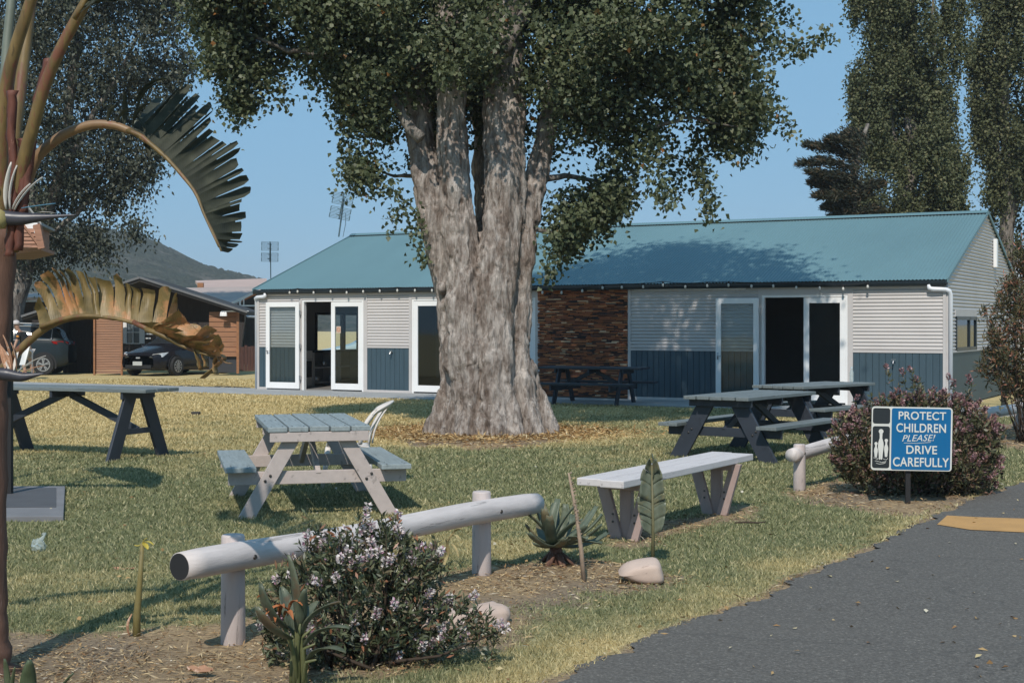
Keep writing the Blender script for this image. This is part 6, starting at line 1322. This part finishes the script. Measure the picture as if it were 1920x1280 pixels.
MB().tube([(0, 0, 0), (0, 0, .78), (0, 0, .82)], [.05, .05, .03], 12).build('shaft', M['black'], bo); 
for z in (.52, .64): MB().lathe([(.053, z), (.053, z + .05)], n=12).build('band', M['white'], bo)
hs_ = [G(x, y) + Vector((0, 0, .02)) for x, y in ((270, 721), (300, 723), (330, 726), (352, 724), (385, 727), (420, 726), (468, 729))]
hz_ = MB().tube(smooth_pts([tuple(q) for q in hs_], 6), .022, 6).build('garden_hose', M['black'], None, smooth=True); tag(hz_, 'dark garden hose lying along the grass left of the hall', 'hose')

# ------------------------------------------------------------------ grass blades and mulch
r = np.random.default_rng(77); N = 620000
yy = 6.2 * (44 / 6.2) ** r.random(N); xx = (r.random(N) * 2 - 1) * (.41 * yy + .7)
dt_ = dirt_at(xx, yy); dy_ = dry_at(xx, yy); onroad = inpoly(xx, yy, road_poly)
loc2 = np.stack([xx - BO.x, yy - BO.y], 1); lx = loc2 @ np.array([math.cos(BA), -math.sin(BA)]); ly = loc2 @ np.array([math.sin(BA), math.cos(BA)])
onpath = (ly > -2.03) & ((lx > -.1) | (ly < .3)); slabp = [tuple(G(*p).xy) for p in ((-160, 978), (119, 977), (122, 919), (-110, 919))]
okm = ~onroad & ~onpath & ~inpoly(xx, yy, slabp) & (r.random(N) > dt_ * 1.12 - .05 + .0) & (np.hypot(xx + .33, yy - 22.35) > 1.0)
xx, yy, dy_ = xx[okm], yy[okm], dy_[okm]; n = len(xx); zz = lawn_z(xx, yy) - .004
patch = fbm(np.stack([xx, yy], 1) * 1.6, 61)
hh = (.016 + .02 * r.random(n)) * (1 + .35 * np.clip((yy - 8) / 12, 0, 1.5)) * (.65 + .75 * patch); ww = (.0022 + .0022 * r.random(n)) * (1 + np.clip((yy - 7) / 5, 0, 6))
a = r.random(n) * 2 * np.pi; lean = r.normal(size=(n, 2)) * .6 * hh[:, None]
V = np.empty((n, 3, 3)); V[:, 0] = np.stack([xx - np.cos(a) * ww, yy - np.sin(a) * ww, zz], 1); V[:, 1] = np.stack([xx + np.cos(a) * ww, yy + np.sin(a) * ww, zz], 1); V[:, 2] = np.stack([xx + lean[:, 0], yy + lean[:, 1], zz + hh], 1)
me = fastmesh('grass', V.reshape(-1, 3), None, 3); at = me.attributes.new('dry', 'FLOAT', 'POINT')
dv = np.clip(dy_ * 1.1 - .06 + (r.random(n) - .5) * .38 + (fbm(np.stack([xx, yy], 1) * 4, 63) - .47) * .8, 0, 1); at.data.foreach_set('value', np.repeat(dv, 3).astype(np.float32))
tag(link('grass', me, M['blade']), 'short mown lawn grass, green in front and straw coloured farther back', 'grass', kind='stuff')
N = 170000; yy = 6.2 * (24 / 6.2) ** r.random(N); xx = (r.random(N) * 2 - 1) * (.41 * yy + .6); dt_ = dirt_at(xx, yy); okm = (r.random(N) < (dt_ - .25) * (.45 + .8 * (fbm(np.stack([xx, yy], 1) * 1.3, 71) > .48))) & ~inpoly(xx, yy, road_poly)
xx, yy = xx[okm], yy[okm]; n = len(xx); C = np.stack([xx, yy, lawn_z(xx, yy) + .006 + .012 * r.random(n)], 1); sc_ = (1 + np.clip((yy - 8) / 10, 0, 1.2))
ax = r.normal(size=(n, 3)); ax[:, 2] *= .18; ax = unit(ax)
tag(leaves_obj('mulch', [leaf_quads(C, (.015 + .06 * r.random(n) ** 2) * sc_, (.003 + .006 * r.random(n)) * sc_, r, 0, axis=ax, spread=.12, fold=.03, widest=.5, up=2.0)], M['mulch'], None), 'scattered bark chips and dry straw over the bare soil of the beds', 'mulch', kind='stuff')

r = np.random.default_rng(88); N = 9000; a = r.random(N) * 2 * np.pi; rad = 1.0 + np.abs(r.normal(size=N)) * .55; xx, yy = -.33 + np.cos(a) * rad * 1.12, 22.2 + np.sin(a) * rad
C = np.stack([xx, yy, lawn_z(xx, yy) + .012 + .03 * r.random(N)], 1); ax = r.normal(size=(N, 3)); ax[:, 2] *= .25; ax = unit(ax)
tag(leaves_obj('straw_litter', [leaf_quads(C, .05 + .09 * r.random(N), .008 + .014 * r.random(N), r, 0, axis=ax, spread=.15, fold=.05, widest=.5, up=1.5)], leafmat('orange_straw', [(0, (.16, .085, .035)), (.4, (.38, .23, .10)), (.8, (.52, .37, .18)), (1, (.6, .5, .32))], .9, 0, spec=.1), None), 'orange brown straw litter skirting the foot of the big poplar', 'litter', kind='stuff')
r = np.random.default_rng(91); N = 1500; yy = 6.3 * (26 / 6.3) ** r.random(N); xx = (r.random(N) * 2 - 1) * (.41 * yy + .5); okm = r.random(N) < np.where(inpoly(xx, yy, road_poly), .30, .30 + .6 * (np.hypot(xx, yy - 21) < 5))
xx, yy = xx[okm], yy[okm]; n = len(xx); C = np.stack([xx, yy, np.where(inpoly(xx, yy, road_poly), .012, lawn_z(xx, yy) + .022 + .012 * r.random(n))], 1); ax = r.normal(size=(n, 3)); ax[:, 2] *= .15; ax = unit(ax)
fl_m = leafmat('fallen_leaf', [(0, (.20, .10, .045)), (.5, (.34, .22, .10)), (.8, (.44, .36, .2)), (1, (.55, .52, .44))], .8, 0, spec=.2)
tag(leaves_obj('fallen_leaves', [leaf_quads(C, .02 + .04 * r.random(n), .012 + .024 * r.random(n), r, 0, axis=ax, spread=.2, fold=.12, widest=.45, up=2.5)], fl_m, None), 'small dry leaves and twig bits strewn over the lawn and the road', 'fallen leaves', kind='stuff')

# ------------------------------------------------------------------ air
hz_m = NT('thin_air'); vol = hz_m.n('VolumePrincipled'); vol.inputs['Color'].default_value = (.80, .88, .95, 1); vol.inputs['Density'].default_value = .0004; vol.inputs['Anisotropy'].default_value = .0
nt_ = hz_m.t; nt_.nodes.remove(hz_m.b); nt_.links.new(vol.outputs[0], nt_.nodes['Material Output'].inputs['Volume'])
MBx = MB().span((-3100, -90, -4), (3100, 3600, 75)); tag(MBx.build('haze', hz_m.m), kind='stuff')
